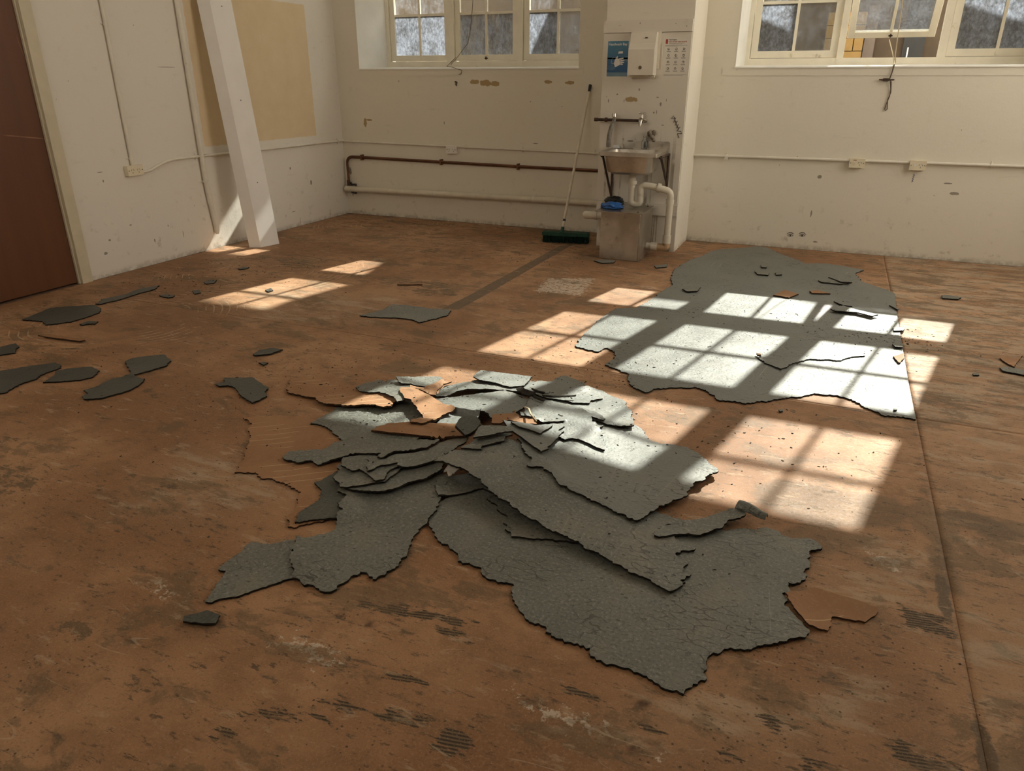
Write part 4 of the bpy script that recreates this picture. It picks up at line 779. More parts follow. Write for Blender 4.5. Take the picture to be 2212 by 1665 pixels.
FLOOR_MARKS = [
 ('damp',[(5.305,-4.825),(5.388,-4.75),(5.664,-4.748),(5.796,-4.729),(5.839,-4.818),(5.74,-4.927),(5.584,-4.994),(5.422,-4.996),(5.334,-4.945)]),
 ('damp',[(5.841,-4.782),(5.91,-4.698),(5.988,-4.854),(5.98,-4.921),(5.93,-4.988),(5.879,-4.901)]),
 ('damp',[(5.898,-5.032),(5.929,-5.004),(5.943,-5.14),(5.951,-5.253),(5.923,-5.201)]),
 ('damp',[(5.418,-5.161),(5.557,-5.192),(5.721,-5.062),(5.507,-5.06)]),
 ('damp',[(5.999,-4.749),(6.106,-4.737),(6.212,-4.822),(6.102,-4.868)]),
 ('ridge',[(4.196,-6.065),(4.335,-6.018),(4.456,-6.001),(4.609,-5.992),(4.575,-6.017),(4.433,-6.045),(4.286,-6.073)]),
 ('ridge',[(4.476,-6.037),(4.588,-6.044),(4.622,-6.081),(4.543,-6.074)]),
 ('ridge',[(4.371,-6.42),(4.433,-6.385),(4.484,-6.396),(4.438,-6.432)]),
 ('ridge',[(4.514,-6.4),(4.576,-6.365),(4.644,-6.352),(4.647,-6.382),(4.563,-6.411)]),
 ('ridge',[(4.695,-6.362),(4.775,-6.366),(4.78,-6.401),(4.754,-6.448),(4.7,-6.442)]),
 ('ridge',[(4.203,-6.525),(4.28,-6.492),(4.344,-6.48),(4.429,-6.46),(4.344,-6.499),(4.251,-6.528)]),
 ('ridge',[(4.151,-6.615),(4.241,-6.584),(4.239,-6.598),(4.169,-6.625)]),
 ('ridge',[(4.457,-6.265),(4.549,-6.247),(4.596,-6.254),(4.511,-6.282)]),
 ('ridge',[(4.918,-6.117),(5.022,-6.116),(5.077,-6.134),(4.965,-6.14)]),
 ('ridge',[(5.142,-6.148),(5.207,-6.174),(5.187,-6.19)]),
 ('ridge',[(5.435,-6.014),(5.492,-6.037),(5.462,-6.065)]),
 ('ridge',[(5.777,-5.401),(5.914,-5.422),(5.917,-5.507),(5.797,-5.494)]),
 ('ridge',[(5.737,-5.97),(5.856,-5.977),(5.883,-6.0),(5.792,-6.039),(5.744,-6.025)]),
 ('ridge',[(5.518,-6.093),(5.591,-6.097),(5.551,-6.128)]),
 ('ridge',[(5.327,-6.145),(5.397,-6.173),(5.366,-6.186)]),
 ('glue',[(2.27,-5.94),(2.41,-5.836),(2.646,-5.965),(2.58,-6.07),(2.513,-6.099)]),
 ('glue',[(2.822,-5.768),(2.926,-5.744),(2.969,-5.826)]),
 ('glue',[(3.057,-5.769),(3.128,-5.719),(3.179,-5.756),(3.111,-5.797)]),
 ('glue',[(3.42,-6.511),(3.533,-6.43),(3.652,-6.433),(3.566,-6.533)]),
 ('glue',[(3.506,-6.656),(3.551,-6.579),(3.608,-6.594),(3.562,-6.642)]),
 ('glue',[(3.929,-6.457),(3.994,-6.419),(4.009,-6.469)]),
 ('glue',[(4.352,-6.123),(4.458,-6.089),(4.44,-6.138)]),
 ('glue',[(2.201,-5.105),(2.24,-5.021),(2.403,-5.052),(2.351,-5.152)]),
 ('glue',[(0.829,-2.379),(1.098,-2.263),(1.468,-2.488),(1.175,-2.615)]),
 ('glue',[(1.745,-1.554),(2.021,-1.32),(2.086,-1.626)]),
 ('glue',[(2.187,-2.525),(2.642,-2.491),(2.963,-2.799),(2.643,-2.937)]),
 ('white',[(3.515,-6.245),(3.612,-6.204),(3.745,-6.258),(3.648,-6.275)]),
 ('white',[(4.075,-6.305),(4.155,-6.239),(4.312,-6.254),(4.355,-6.293),(4.272,-6.329)]),
 ('white',[(4.783,-6.183),(4.847,-6.208),(4.969,-6.189),(5.059,-6.199),(5.131,-6.199),(5.107,-6.239),(5.014,-6.249),(4.892,-6.254)]),
 ('white',[(5.183,-6.221),(5.233,-6.217),(5.211,-6.245)]),
 ('white',[(3.343,-2.025),(3.728,-1.858),(3.796,-2.439),(3.395,-2.469)]),
 ('white',[(5.675,-5.112),(5.819,-5.138),(5.8,-5.228),(5.702,-5.215)]),
 ('dust',[(3.784,-5.083),(3.404,-5.432),(3.043,-5.587),(3.134,-5.906),(3.379,-5.872),(3.679,-5.482)]),
 ('dust',[(1.374,-3.195),(2.515,-2.992),(2.757,-3.627),(1.893,-3.888)]),
 ('dust',[(5.707,-5.006),(5.891,-5.107),(5.838,-5.432),(5.59,-5.37)]),
 ('dust',[(5.196,-6.007),(5.487,-5.951),(5.71,-5.822),(5.495,-6.074),(5.18,-6.208)]),
 ('joint',[(3.115,-0.631),(3.024,-0.814),(2.995,-2.785),(2.973,-3.149),(3.084,-3.114),(3.1,-2.597)]),
 ('nail',[(5.126,-6.092),(5.148,-6.083),(5.156,-6.096),(5.143,-6.114),(5.126,-6.112)]),
 ('nail',[(5.141,-6.239),(5.16,-6.231),(5.164,-6.247),(5.148,-6.257)]),
 ('nail',[(4.3,-6.119),(4.318,-6.111),(4.329,-6.129),(4.311,-6.136)]),
 ('nail',[(4.199,-6.12),(4.213,-6.114),(4.223,-6.128),(4.209,-6.134)]),
]

# ================================================================== SETTING
def struct(name, bm, mat, **k):
    return tag(build(name, bm, mat, **k), kind='structure')

RX, RY, CZ = 8.6, -9.6, 5.0
ZB, ZT = 1.62, 4.74            # window opening bottom and top
WD = 0.5                       # depth of the window reveals
LW = (0.302, 2.894, 0.366, 2.90)       # left window: opening at inner face, at frame
RW = (4.407, 6.985, 4.425, 6.985)
bm = NB()
prism(bm, [(-0.6, 0), (LW[0], 0), (LW[2], WD), (LW[2], WD + .12), (-0.6, WD + .12)], ZB, ZT)
prism(bm, [(LW[1], 0), (RW[0], 0), (RW[2], WD), (RW[2], WD + .12), (LW[3], WD + .12), (LW[3], WD)], ZB, ZT)
prism(bm, [(RW[1], 0), (RX + .5, 0), (RX + .5, WD + .12), (RW[3], WD + .12)], ZB, ZT)
box(bm, -0.6, RX + .5, 0, WD + .12, -0.3, ZB)
box(bm, -0.6, RX + .5, 0, WD + .12, ZT, CZ + .2)
for a, b in ((LW[0] - .03, LW[1] + .05), (RW[0] - .11, RW[1] + .1)):      # shallow plaster margin under each window
    box(bm, a, b, -0.004, 0.01, ZB - .075, ZB - .001)
wall_back = struct('wall_back', bm, M_BACK)

bm = NB()
DY0, DY1, DZ = -4.62, -3.668, 2.55   # door opening in the side wall
box(bm, -0.5, 0, DY1, 0.02, -0.3, CZ + .2)
box(bm, -0.5, 0, RY - .4, DY0, -0.3, CZ + .2)
box(bm, -0.5, 0, DY0, DY1, DZ, CZ + .2)
box(bm, -0.5, -0.125, DY0, DY1, -.3, DZ)  # added fill behind the door, keeps light from showing under it
wall_left = struct('wall_left', bm, M_LEFT)

bm = NB()
for y0, y1, z0, z1 in ((RY - .4, .02, -.3, 1.6), (RY - .4, .02, 4.4, CZ + .2), (RY - .4, -3.6, 1.6, 4.4), (-.3, .02, 1.6, 4.4)):
    box(bm, RX, RX + .4, y0, y1, z0, z1)
wall_right = struct('wall_right', bm, M_PLAIN)
bm = NB()
for x0, x1, z0, z1 in ((-.5, RX + .4, -.3, 3.3), (-.5, RX + .4, 4.6, CZ + .2), (-.5, .7, 3.3, 4.6), (4.1, RX + .4, 3.3, 4.6)): box(bm, x0, x1, RY - .3, RY, z0, z1)  # high opening added behind the camera to brighten the back wall
struct('wall_front', bm, M_PLAIN)
bm = NB()
for a in np.linspace(.7, 4.1, 5): box(bm, a - .04, a + .04, RY - .2, RY - .14, 3.3, 4.6)
for z in (3.33, 4.57): box(bm, .7, 4.1, RY - .2, RY - .14, z - .04, z + .04)
struct('window_4', bm, M_FRAME)  # frame of the opening added for more light
bm = NB(); box(bm, -0.5, RX + .4, RY - .3, WD + .12, CZ, CZ + .25)
struct('ceiling', bm, M_CEIL)
for k, (y0, y1) in enumerate(((-3.6, -.3),)):
    bm = NB()
    for a in np.linspace(y0, y1, 5): box(bm, RX + .12, RX + .18, a - .04, a + .04, 1.6, 4.4)
    for z in (1.63, 3.0, 4.37): box(bm, RX + .12, RX + .18, y0, y1, z - .04, z + .04)
    struct('window_%d' % (3 + k), bm, M_FRAME)

# ---- hardboard floor: sub-floor slab plus one panel object per sheet of board
XS = [0.0, 5.937, 8.6]
YS = [-9.6, -3.862, -0.985, 0.0]
bm = NB(); box(bm, -0.5, RX + .4, RY - .3, .02, -0.3, -0.003)
floor = struct('floor', bm, simple('gap filler', (0.17, 0.10, 0.058), 0.95))

def poly_dist(px, py, P):
    """signed distance, positive inside"""
    P = np.asarray(P); n = len(P)
    d = np.full(px.shape, 1e9); inside = np.zeros(px.shape, bool)
    for i in range(n):
        ax, ay = P[i]; bx, by = P[(i + 1) % n]
        vx, vy = bx - ax, by - ay
        t = np.clip(((px - ax) * vx + (py - ay) * vy) / (vx * vx + vy * vy + 1e-12), 0, 1)
        d = np.minimum(d, np.hypot(px - ax - t * vx, py - ay - t * vy))
        c = ((ay > py) != (by > py)) & (px < (bx - ax) * (py - ay) / (by - ay + 1e-12) + ax)
        inside ^= c
    return np.where(inside, d, -d)

def ss(x, a, b):
    t = np.clip((x - a) / (b - a), 0, 1); return t * t * (3 - 2 * t)

def marks_at(x, y):
    a = np.zeros((len(x), 4), np.float32); b = a.copy(); c = a.copy()
    for kind, P in FLOOR_MARKS:
        w = {'ridge': .05, 'glue': .07, 'white': .10, 'damp': .10, 'dust': .25, 'joint': .018, 'nail': .012}[kind]
        q = np.asarray(P); m = (x > q[:, 0].min() - w) & (x < q[:, 0].max() + w) & (y > q[:, 1].min() - w) & (y < q[:, 1].max() + w)
        if not m.any(): continue
        f = ss(poly_dist(x[m], y[m], P), -w, w * .6)
        arr, ch = {'glue': (a, 0), 'white': (a, 1), 'ridge': (a, 2), 'dust': (b, 1), 'damp': (b, 2), 'joint': (c, 0), 'nail': (c, 1)}[kind]
        arr[m, ch] = np.maximum(arr[m, ch], f)
    # how thickly the scraped glue residue lies: heavy by the far right and along the window wall
    z = ss(y, -3.95, -3.75) * ss(x, 5.85, 6.0)
    z = np.maximum(z, 0.62 * ss(y, -2.6, -0.6))
    z = np.maximum(z, 0.45 * ss(y, -3.2, -2.0) * ss(x, 3.0, 3.4))
    z = np.maximum(z, 0.30 * ss(x, 5.2, 6.2))
    z = np.maximum(z, 0.26 * ss(x, 2.2, 1.2))
    b[:, 0] = z
    b[:, 1] = np.maximum(b[:, 1], 0.55 * ss(x, 5.93, 5.95) + 0.25 * ss(x, 5.0, 5.8) * ss(y, -4.9, -5.3))
    # repaired crack along the right hand board joint
    cr = np.exp(-((x - 5.930 - .008 * np.sin(y * 9)) / .007) ** 2) * ss(y, -3.6, -4.3)
    wide = 0.75 * np.exp(-((x - 5.925 - .015 * np.sin(y * 5)) / .035) ** 2) * ss(y, -5.0, -5.3) * (.75 + .25 * np.sin(y * 7))
    c[:, 0] = np.maximum(c[:, 0], np.maximum(cr * .24, wide))
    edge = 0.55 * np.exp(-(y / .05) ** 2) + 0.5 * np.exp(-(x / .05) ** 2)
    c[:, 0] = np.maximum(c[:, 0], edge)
    return a, b, c

def panel(x0, x1, y0, y1, step):
    g = 0.0009
    nx, ny = max(2, int((x1 - x0) / step)), max(2, int((y1 - y0) / step))
    xs = np.linspace(x0 + g, x1 - g, nx); ys = np.linspace(y0 + g, y1 - g, ny)
    gx, gy = np.meshgrid(xs, ys)
    fx, fy = gx.ravel(), gy.ravel()
    n = len(fx)
    co = np.zeros((n, 3), np.float32); co[:, 0] = fx; co[:, 1] = fy
    i = np.arange(nx * ny).reshape(ny, nx)
    q = np.stack([i[:-1, :-1], i[:-1, 1:], i[1:, 1:], i[1:, :-1]], -1).reshape(-1, 4)
    # thickness: a skirt round the sheet
    rim = np.concatenate([i[0, :], i[1:, -1], i[-1, -2::-1], i[-2:0:-1, 0]])
    lo = co[rim].copy(); lo[:, 2] = -0.004
    j = n + np.arange(len(rim)); r2 = np.roll(rim, -1); j2 = np.roll(j, -1)
    sk = np.stack([rim, j, j2, r2], -1)
    allq = np.concatenate([q, sk]).astype(np.int32)
    co = np.concatenate([co, lo])
    me = bpy.data.meshes.new('hardboard_panel')
    me.vertices.add(len(co)); me.vertices.foreach_set('co', co.ravel())
    me.loops.add(allq.size); me.loops.foreach_set('vertex_index', allq.ravel())
    me.polygons.add(len(allq)); me.polygons.foreach_set('loop_start', np.arange(0, allq.size, 4, dtype=np.int32))
    me.polygons.foreach_set('loop_total', np.full(len(allq), 4, np.int32))
    me.update(calc_edges=True); me.validate()
    for nm, arr in zip(('marks_a', 'marks_b', 'marks_c'), marks_at(co[:, 0], co[:, 1])):
        arr[:, 3] = 1
        at = me.attributes.new(nm, 'FLOAT_COLOR', 'POINT'); at.data.foreach_set('color', arr.ravel())
    me.materials.append(M_FLOOR)
    return link('hardboard_panel', me, floor)
for x0, x1 in zip(XS, XS[1:]):
    ys = YS if x0 > 1 else [YS[0], -3.862, 0.0]
    for y0, y1 in zip(ys, ys[1:]):
        panel(x0, x1, y0, y1, 0.016 if x0 < 5 else 0.022)

# ---- pier with the splashback
PX0, PX1, PY = 3.345, 4.11, -0.62
bm = NB(); box(bm, PX0, PX1, PY, 0.02, -.01, CZ + .05)
struct('wall_pier', bm, M_BACK)

# ---- windows
ROWS = [(1.70, 2.65), (2.765, 3.735), (3.85, 4.70)]
def make_window(idx, xl, xr, cols, flags, openc=None):
    bm = NB()
    y0, y1 = WD, WD + .11
    box(bm, xl - .03, cols[0][0], y0, y1, ZB - .01, ZT); box(bm, cols[-1][1], xr + .03, y0, y1, ZB - .01, ZT)
    for a, b in zip(cols, cols[1:]): box(bm, a[1], b[0], y0 - .005, y1, ZB + .02, ZT)
    xa_, xb_ = cols[0][0], cols[-1][1]
    box(bm, xa_, xb_, y0 - .002, y1, ZB - .01, ROWS[0][0]); box(bm, xa_, xb_, y0 - .002, y1, ROWS[-1][1], ZT + .02)
    for r, s in zip(ROWS, ROWS[1:]): box(bm, xa_, xb_, y0 - .002, y1, r[1], s[0])
    win = struct('window_%d' % idx, bm, M_FRAME, bevel=.004, seg=1)
    a = LW if idx == 1 else RW
    # sill board, slightly proud of the wall
    bm = NB(); prism(bm, [(-.012, ZB - .012), (-.012, ZB - .001), (-.004, ZB + .004), (WD + .01, ZB + .022), (WD + .01, ZB - .012)], a[0] - .004, max(xr, a[1]) + .004, 'x')
    build('window_sill', bm, M_REVEAL, win)
    # plastered reveals
    bm = NB()
    a = LW if idx == 1 else RW
    prism(bm, [(a[0], -.002), (a[0] + .003, -.002), (a[2] + .003, WD), (a[2], WD)], ZB, ZT)
    prism(bm, [(a[1] - .003, -.002), (a[1], -.002), (a[3], WD), (a[3] - .003, WD)], ZB, ZT)
    build('window_reveal', bm, M_REVEAL, win)
    for ri, (z0, z1) in enumerate(ROWS):
        for ci, (c0, c1) in enumerate(cols):
            st, rb, rtp, mw = .062, .062, .05, .013
            g = .004
            bm = NB()
            sx0, sx1, sz0, sz1 = c0 + g, c1 - g, z0 + g, z1 - g
            ya, yb = WD + .022, WD + .062
            xm = (sx0 + sx1) / 2; zm = sz0 + rb + (sz1 - rtp - sz0 - rb) / 2
            if ri == 2: zm = 4.332
            box(bm, sx0, sx0 + st, ya, yb, sz0, sz1); box(bm, sx1 - st, sx1, ya, yb, sz0, sz1)
            box(bm, sx0 + st, sx1 - st, ya, yb, sz0, sz0 + rb); box(bm, sx0 + st, sx1 - st, ya, yb, sz1 - rtp, sz1)
            box(bm, xm - mw, xm + mw, ya + .006, yb - .004, sz0 + rb, sz1 - rtp)
            for s in (0, 1):
                xa, xb = ((sx0 + st, xm - mw), (xm + mw, sx1 - st))[s]
                box(bm, xa, xb, ya + .006, yb - .004, zm - .0125, zm + .0125)
            hinge = Vector((0, WD + .06, sz1))
            op = openc and (ri, ci) == openc
            R = Matrix.Translation(hinge) @ Matrix.Rotation(math.radians(39), 4, 'X') @ Matrix.Translation(-hinge)
            if op: bmesh.ops.transform(bm, matrix=R, verts=bm.verts)
            sash = build('sash', bm, M_FRAME, win, bevel=.003, seg=1)
            for pz, (za, zb) in enumerate(((sz0 + rb, zm - .0125), (zm + .0125, sz1 - rtp))):
                for s in (0, 1):
                    xa, xb = ((sx0 + st, xm - mw), (xm + mw, sx1 - st))[s]
                    bm = NB(); box(bm, xa - .003, xb + .003, ya + .016, ya + .020, za - .003, zb + .003)
                    if op: bmesh.ops.transform(bm, matrix=R, verts=bm.verts)
                    g_ = flags.get((ri, ci, pz, s), G_UPPER)
                    build('pane', bm, g_, sash)
            # small casement stay on the bottom rail
            bm = NB(); box(bm, xm - .006, xm + .006, ya - .012, ya, sz0 + .012, sz0 + .042); box(bm, xm - .018, xm + .018, ya - .006, ya, sz0 + .02, sz0 + .03)
            if op: bmesh.ops.transform(bm, matrix=R, verts=bm.verts)
            build('stay', bm, M_FRAME if ci != 1 else M_IRON, sash)
    return win
FL = {}
for s in (0, 1): FL[(0, 0, 0, s)] = G_FROST; FL[(0, 1, 0, s)] = G_STREAK
FL[(0, 2, 0, 0)] = G_FROST; FL[(0, 2, 0, 1)] = G_CLEAR
make_window(1, LW[2], LW[3], [(.412, 1.19), (1.252, 2.022), (2.083, 2.868)], FL)
FR = {(0, 0, 0, 0): G_FROST, (0, 0, 0, 1): G_CLEAR, (0, 1, 0, 0): G_CLEAR, (0, 1, 0, 1): G_CLEAR, (0, 2, 0, 0): G_FROST, (0, 2, 0, 1): G_FROST}
make_window(2, RW[2], RW[3], [(4.468, 5.251), (5.309, 6.087), (6.147, 6.93)], FR, openc=(0, 1))

# ---- door in the left wall
bm = NB(); box(bm, -.062, -.022, DY0 + .004, DY1 - .004, .012, DZ - .004)
door = struct('door_1', bm, M_DOOR, bevel=.003, seg=1)
bm = NB()
for (a, b) in ((DY1 - .002, DY1 + .088), (DY0 - .088, DY0 + .002)):
    box(bm, -.12, .020, a, b, -.005, DZ + .1)
box(bm, -.12, .018, DY0 + .002, DY1 - .002, DZ - .002, DZ + .1)
build('door_frame', bm, M_ARCH, door, bevel=.004)
bm = NB()
box(bm, -.0215, -.004, DY1 - .016, DY1 - .003, .0, DZ - .004)
build('door_stop', bm, M_ARCH, door)
for z in (.32, 1.25, 2.2):
    bm = NB(); tube(bm, [(-.006, DY1 - .004, z - .05), (-.006, DY1 - .004, z + .05)], .008); build('hinge', bm, M_ARCH, door, smooth=True)

# ================================================================== OUTSIDE
bm = NB(); box(bm, -12, 22, WD + .12, 16, -.6, -.3)
tag(build('courtyard_ground', bm, M_CONC), kind='structure')
OY = 4.0
dx, dz = 0.217 * (OY - WD), 0.836 * (OY - WD)
prof = [(-3.5, 1.2), (1.36, 1.2), (1.36, 2.67), (-3.5, 2.67), (-3.5, 6.2), (3.05, 6.2), (3.05, 3.76), (2.125, 3.76), (2.125, 1.64), (2.18, 1.80), (2.40, 2.23), (2.60, 2.60), (2.77, 2.95),
        (2.77, 3.6), (3.4, 3.6), (3.4, 2.0), (4.3, 2.09), (4.535, 2.01), (4.868, 1.885), (4.872, 2.37), (5.20, 2.37), (5.205, 1.93), (5.7, 2.0), (6.10, 2.12), (6.21, 2.085), (6.53, 1.985), (7.2, 1.78), (9.5, 1.5)]
# opposite wall; its unseen top outline and upper part are shaped to shade windows
pts = [(x + dx, z + dz) for x, z in prof]
lower = [(-6, -.5), (-6, pts[0][1])] + pts[:2] + pts[8:] + [(12, pts[-1][1]), (12, -.5)]
nb = empty('neighbour_building', (4, OY, -.3), 'brown blockwork building close outside, seen through the lower window panes', 'building')
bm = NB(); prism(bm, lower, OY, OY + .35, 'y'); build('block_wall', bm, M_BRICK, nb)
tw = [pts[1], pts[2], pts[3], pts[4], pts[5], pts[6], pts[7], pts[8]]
bm = NB(); prism(bm, tw, OY, OY + .35, 'y'); build('upper_shade_block', bm, M_BRICK, nb)  # added out of view to shade the left window
# yellow painted block pier seen under the tilted sash
for r in range(7):
    z = 1.25 + r * .155
    for k, (a, b) in enumerate(((5.02, 5.245), (5.255, 5.49)) if r % 2 else ((5.02, 5.14), (5.15, 5.37), (5.38, 5.49))):
        bm = NB(); box(bm, a, b, OY - .09, OY - .001, z, z + .147)
        build('block', bm, M_YELLOW, nb, bevel=.006, seg=1)
bm = NB(); box(bm, 5.50, 5.63, OY - .06, OY - .001, -.3, 2.4); build('downpipe_casing', bm, simple('dark brown cladding', (0.13, 0.10, 0.08), .8), nb)
bm = NB(); box(bm, 5.97, 6.21, OY - .05, OY - .001, -.3, 2.5); d_ = build('black_door', bm, M_BLACK, nb)
bm = NB(); tube(bm, [(6.03, OY - .09, 1.35), (6.03, OY - .09, 1.9)], .008); build('door_bar', bm, M_WHITE, d_)

# ================================================================== THINGS ON THE WALLS
def conduit(label, pts, r, clips=(), group='cable conduits', rad=.04, name='cable_conduit'):
    o = empty(name, tuple(pts[0]), label, 'conduit', group)
    bm = NB(); tube(bm, round_path(pts, rad), r, 12); build('conduit_pipe', bm, M_CONDUIT, o, smooth=True)
    for c, d in clips:
        bm = NB(); c = Vector(c); d = Vector(d)
        tube(bm, [c - d * .008, c + d * .008], r * 1.35, 12)
        n = Vector((1, 0, 0)) if abs(c.x) < .1 else Vector((0, -1, 0))
        s = d.cross(n)
        base = c - n * (r + .002)
        e1, e2 = base + s * (r * 2.6), base - s * (r * 2.6)
        tube(bm, [e1, e2], .004, 6)
        build('saddle_clip', bm, M_CONDUIT, o, smooth=True)
    return o
conduit('vertical cream conduit dropping to the outlet beside the brown door', [(.018, -2.996, CZ), (.018, -2.997, .83)], .0135, [((.018, -2.997, .90), (0, 0, 1)), ((.018, -2.997, 1.9), (0, 0, 1))])
o = conduit('stout vertical cream pipe ending above the floor left of the leaning post', [(.026, -2.26, CZ), (.026, -2.24, .62), (.026, -2.19, .17)], .023, [((.026, -2.238, .63), (0, 0, 1))], rad=.2)
bm = NB(); tube(bm, [(.026, -2.222, .43), (.026, -2.213, .51)], .025, 12); build('coupling', bm, M_CONDUIT, o, smooth=True)
bm = NB(); tube(bm, [(.026, -2.192, .16), (.026, -2.192, .21)], [.026, .024], 12); tube(bm, [(.026, -2.192, .135), (.026, -2.192, .162)], [.012, .024], 12); build('end_cap', bm, M_CONDUIT, o, smooth=True)
conduit('cream conduit running from the door side outlet to the room corner', [(.02, -2.91, .785), (.02, -2.84, .785), (.02, -2.63, .855), (.02, -2.2, .857), (.02, -1.4, .85), (.02, -.02, .846)], .0115,
        [((.02, -2.30, .857), (0, 1, 0)), ((.02, -.12, .846), (0, 1, 0))], rad=.1)
conduit('cream conduit along the window wall from the corner to the pier', [(.01, -.02, .842), (1.45, -.02, .827), (PX0, -.02, .812)], .0115,
        [((.16, -.02, .840), (1, 0, 0)), ((1.62, -.02, .826), (1, 0, 0)), ((2.3, -.02, .820), (1, 0, 0)), ((3.1, -.02, .814), (1, 0, 0))])
conduit('cream conduit along the window wall right of the pier', [(PX1, -.02, .832), (6.9, -.02, .842), (8.6, -.02, .845)], .0125,
        [((4.42, -.02, .833), (1, 0, 0)), ((6.62, -.02, .841), (1, 0, 0))])
bm = NB(); box(bm, 4.405, 4.435, -.034, -.005, .80, .835); tag(build('cable_clip', bm, M_CONDUIT, bevel=.004), 'loose cream cable clip hanging under the right hand conduit', 'clip')

def outlet(label, loc, axis, mat, w=.125, h=.078, d=.042, gangs=2, red=False):
    """axis 'y' : faces -y on the back wall, 'x' : faces +x"""
    o = empty('power_outlet', loc, label, 'outlet', 'power outlets')
    x, y, z = loc
    def T(u, v, q):   # u along wall, v up, q out
        return (x + u, y - q, z + v) if axis == 'y' else (x + q, y + u, z + v)
    def bx(u0, u1, v0, v1, q0, q1):
        bm = NB()
        a, b = T(u0, v0, q0), T(u1, v1, q1)
        box(bm, min(a[0], b[0]), max(a[0], b[0]), min(a[1], b[1]), max(a[1], b[1]), min(a[2], b[2]), max(a[2], b[2]))
        return bm
    build('mounting_block', bx(-w / 2, w / 2, -h / 2, h / 2, 0, d - .008), mat, o, bevel=.005)
    build('face_plate', bx(-w / 2 - .002, w / 2 + .002, -h / 2 - .002, h / 2 + .002, d - .008, d), mat, o, bevel=.003)
    for k in range(gangs):
        cx = (-.03 + .06 * k) if gangs == 2 else .022
        bm = NB()
        for (du, dv, s) in ((-.011, .004, .5), (.011, .004, -.5), (0, -.016, 0)):
            a = Vector(T(cx + du - s * .006, dv - .010 + .01, d - .001)); 
            p = [T(cx + du + s * .007 - .0018, dv + .007, d + .0006), T(cx + du + s * .007 + .0018, dv + .007, d + .0006), T(cx + du - s * .007 + .0018, dv - .007, d + .0006), T(cx + du - s * .007 - .0018, dv - .007, d + .0006)]
            bm.faces.new([bm.verts.new(q) for q in p])
        build('socket_slots', bm, M_INK, o)
        sw = (cx - .004, cx + .004) if gangs == 2 else (-.030, -.014)
        build('switch', bx(sw[0], sw[1], .018 if gangs == 2 else -.006, .030 if gangs == 2 else .012, d, d + .003), M_WHITE if not red else M_OUTLET, o)
    if red: build('indicator', bx(-.034, -.008, .022, .027, d, d + .001), M_RED, o)
    for u in (-w / 2 + .009, w / 2 - .009):
        bm = NB(); tube(bm, [T(u, 0, d - .001), T(u, 0, d + .0015)], .004, 8); build('screw', bm, M_IRON, o)
    return o
outlet('yellowed double outlet box on the wall beside the brown door', (0.0, -2.995, .806), 'x', M_OUTLET, w=.15)
outlet('white double outlet on the window wall above the copper pipe', (1.457, 0, .792), 'y', M_OUTLETW)
outlet('yellowed outlet with red label, left of the pair right of the pier', (5.574, 0, .818), 'y', M_OUTLET, gangs=1, red=True)
outlet('yellowed outlet above the blue pen scribble, right of the pair', (6.063, 0, .818), 'y', M_OUTLET, gangs=1)

# copper pipe with bend
o = empty('copper_pipe', (.058, -.04, .345), 'dark copper pipe bent down at the room corner, above the waste pipe', 'pipe')
bm = NB()
tube(bm, round_path([(.062, -.04, .36), (.058, -.04, .672), (.27, -.04, .672), (1.322, -.04, .661), (2.256, -.04, .652), (PX0, -.04, .648)], .09, 8), .0115, 12)
tube(bm, round_path([(.066, -.03, .36), (.062, -.03, .655), (.27, -.03, .657), (1.322, -.03, .646), (2.256, -.03, .637), (PX0, -.03, .633)], .08, 8), .008, 8)
build('pipe_run', bm, M_COPPER, o, smooth=True)
for x, z in ((.27, .667), (1.322, .656), (2.256, .647)):
    bm = NB(); box(bm, x - .008, x + .008, -.056, 0, z - .033, z + .03); build('pipe_clip', bm, M_COPPER, o, bevel=.004)
bm = NB(); tube(bm, [(.062, -.045, .335), (.062, -.045, .40)], .019, 10); tube(bm, [(.062, -.045, .365), (.10, -.045, .365)], .014, 8); build('valve', bm, M_IRON, o, smooth=True)
# pvc waste pipe
o = empty('waste_pipe', (.08, -.065, .30), 'grey cream plastic waste pipe running low along the window wall', 'pipe')
bm = NB(); tube(bm, [(.03, -.065, .300), (1.25, -.065, .308), (2.45, -.065, .318), (PX0, -.065, .322)], .033, 16); build('pipe_run', bm, M_PVC, o, smooth=True)
for x, z in ((1.255, .308), (2.455, .318)):
    bm = NB(); tube(bm, [(x - .012, -.065, z), (x + .012, -.065, z)], .035, 16); tube(bm, [(x + .02, -.05, z + .03), (x + .02, -.05, z + .052)], .007, 8); build('pipe_clip', bm, M_CONDUIT, o, smooth=True)
bm = NB(); tube(bm, [(.10, -.065, .30), (.128, -.065, .30)], .0335, 16); build('collar', bm, M_PVC, o, smooth=True)
bm = NB(); tube(bm, [(.085, -.03, .345), (.16, -.035, .352), (.165, -.06, .30)], .012, 8); tube(bm, [(.10, -.05, .262), (.16, -.05, .25), (.17, -.055, .275)], .010, 8); tube(bm, [(.12, -.05, .25), (.115, -.05, .222)], .004, 6)
tag(build('pipe_hook', bm, M_BLACK, smooth=True), 'black iron hook behind the waste pipe end at the room corner', 'hook')

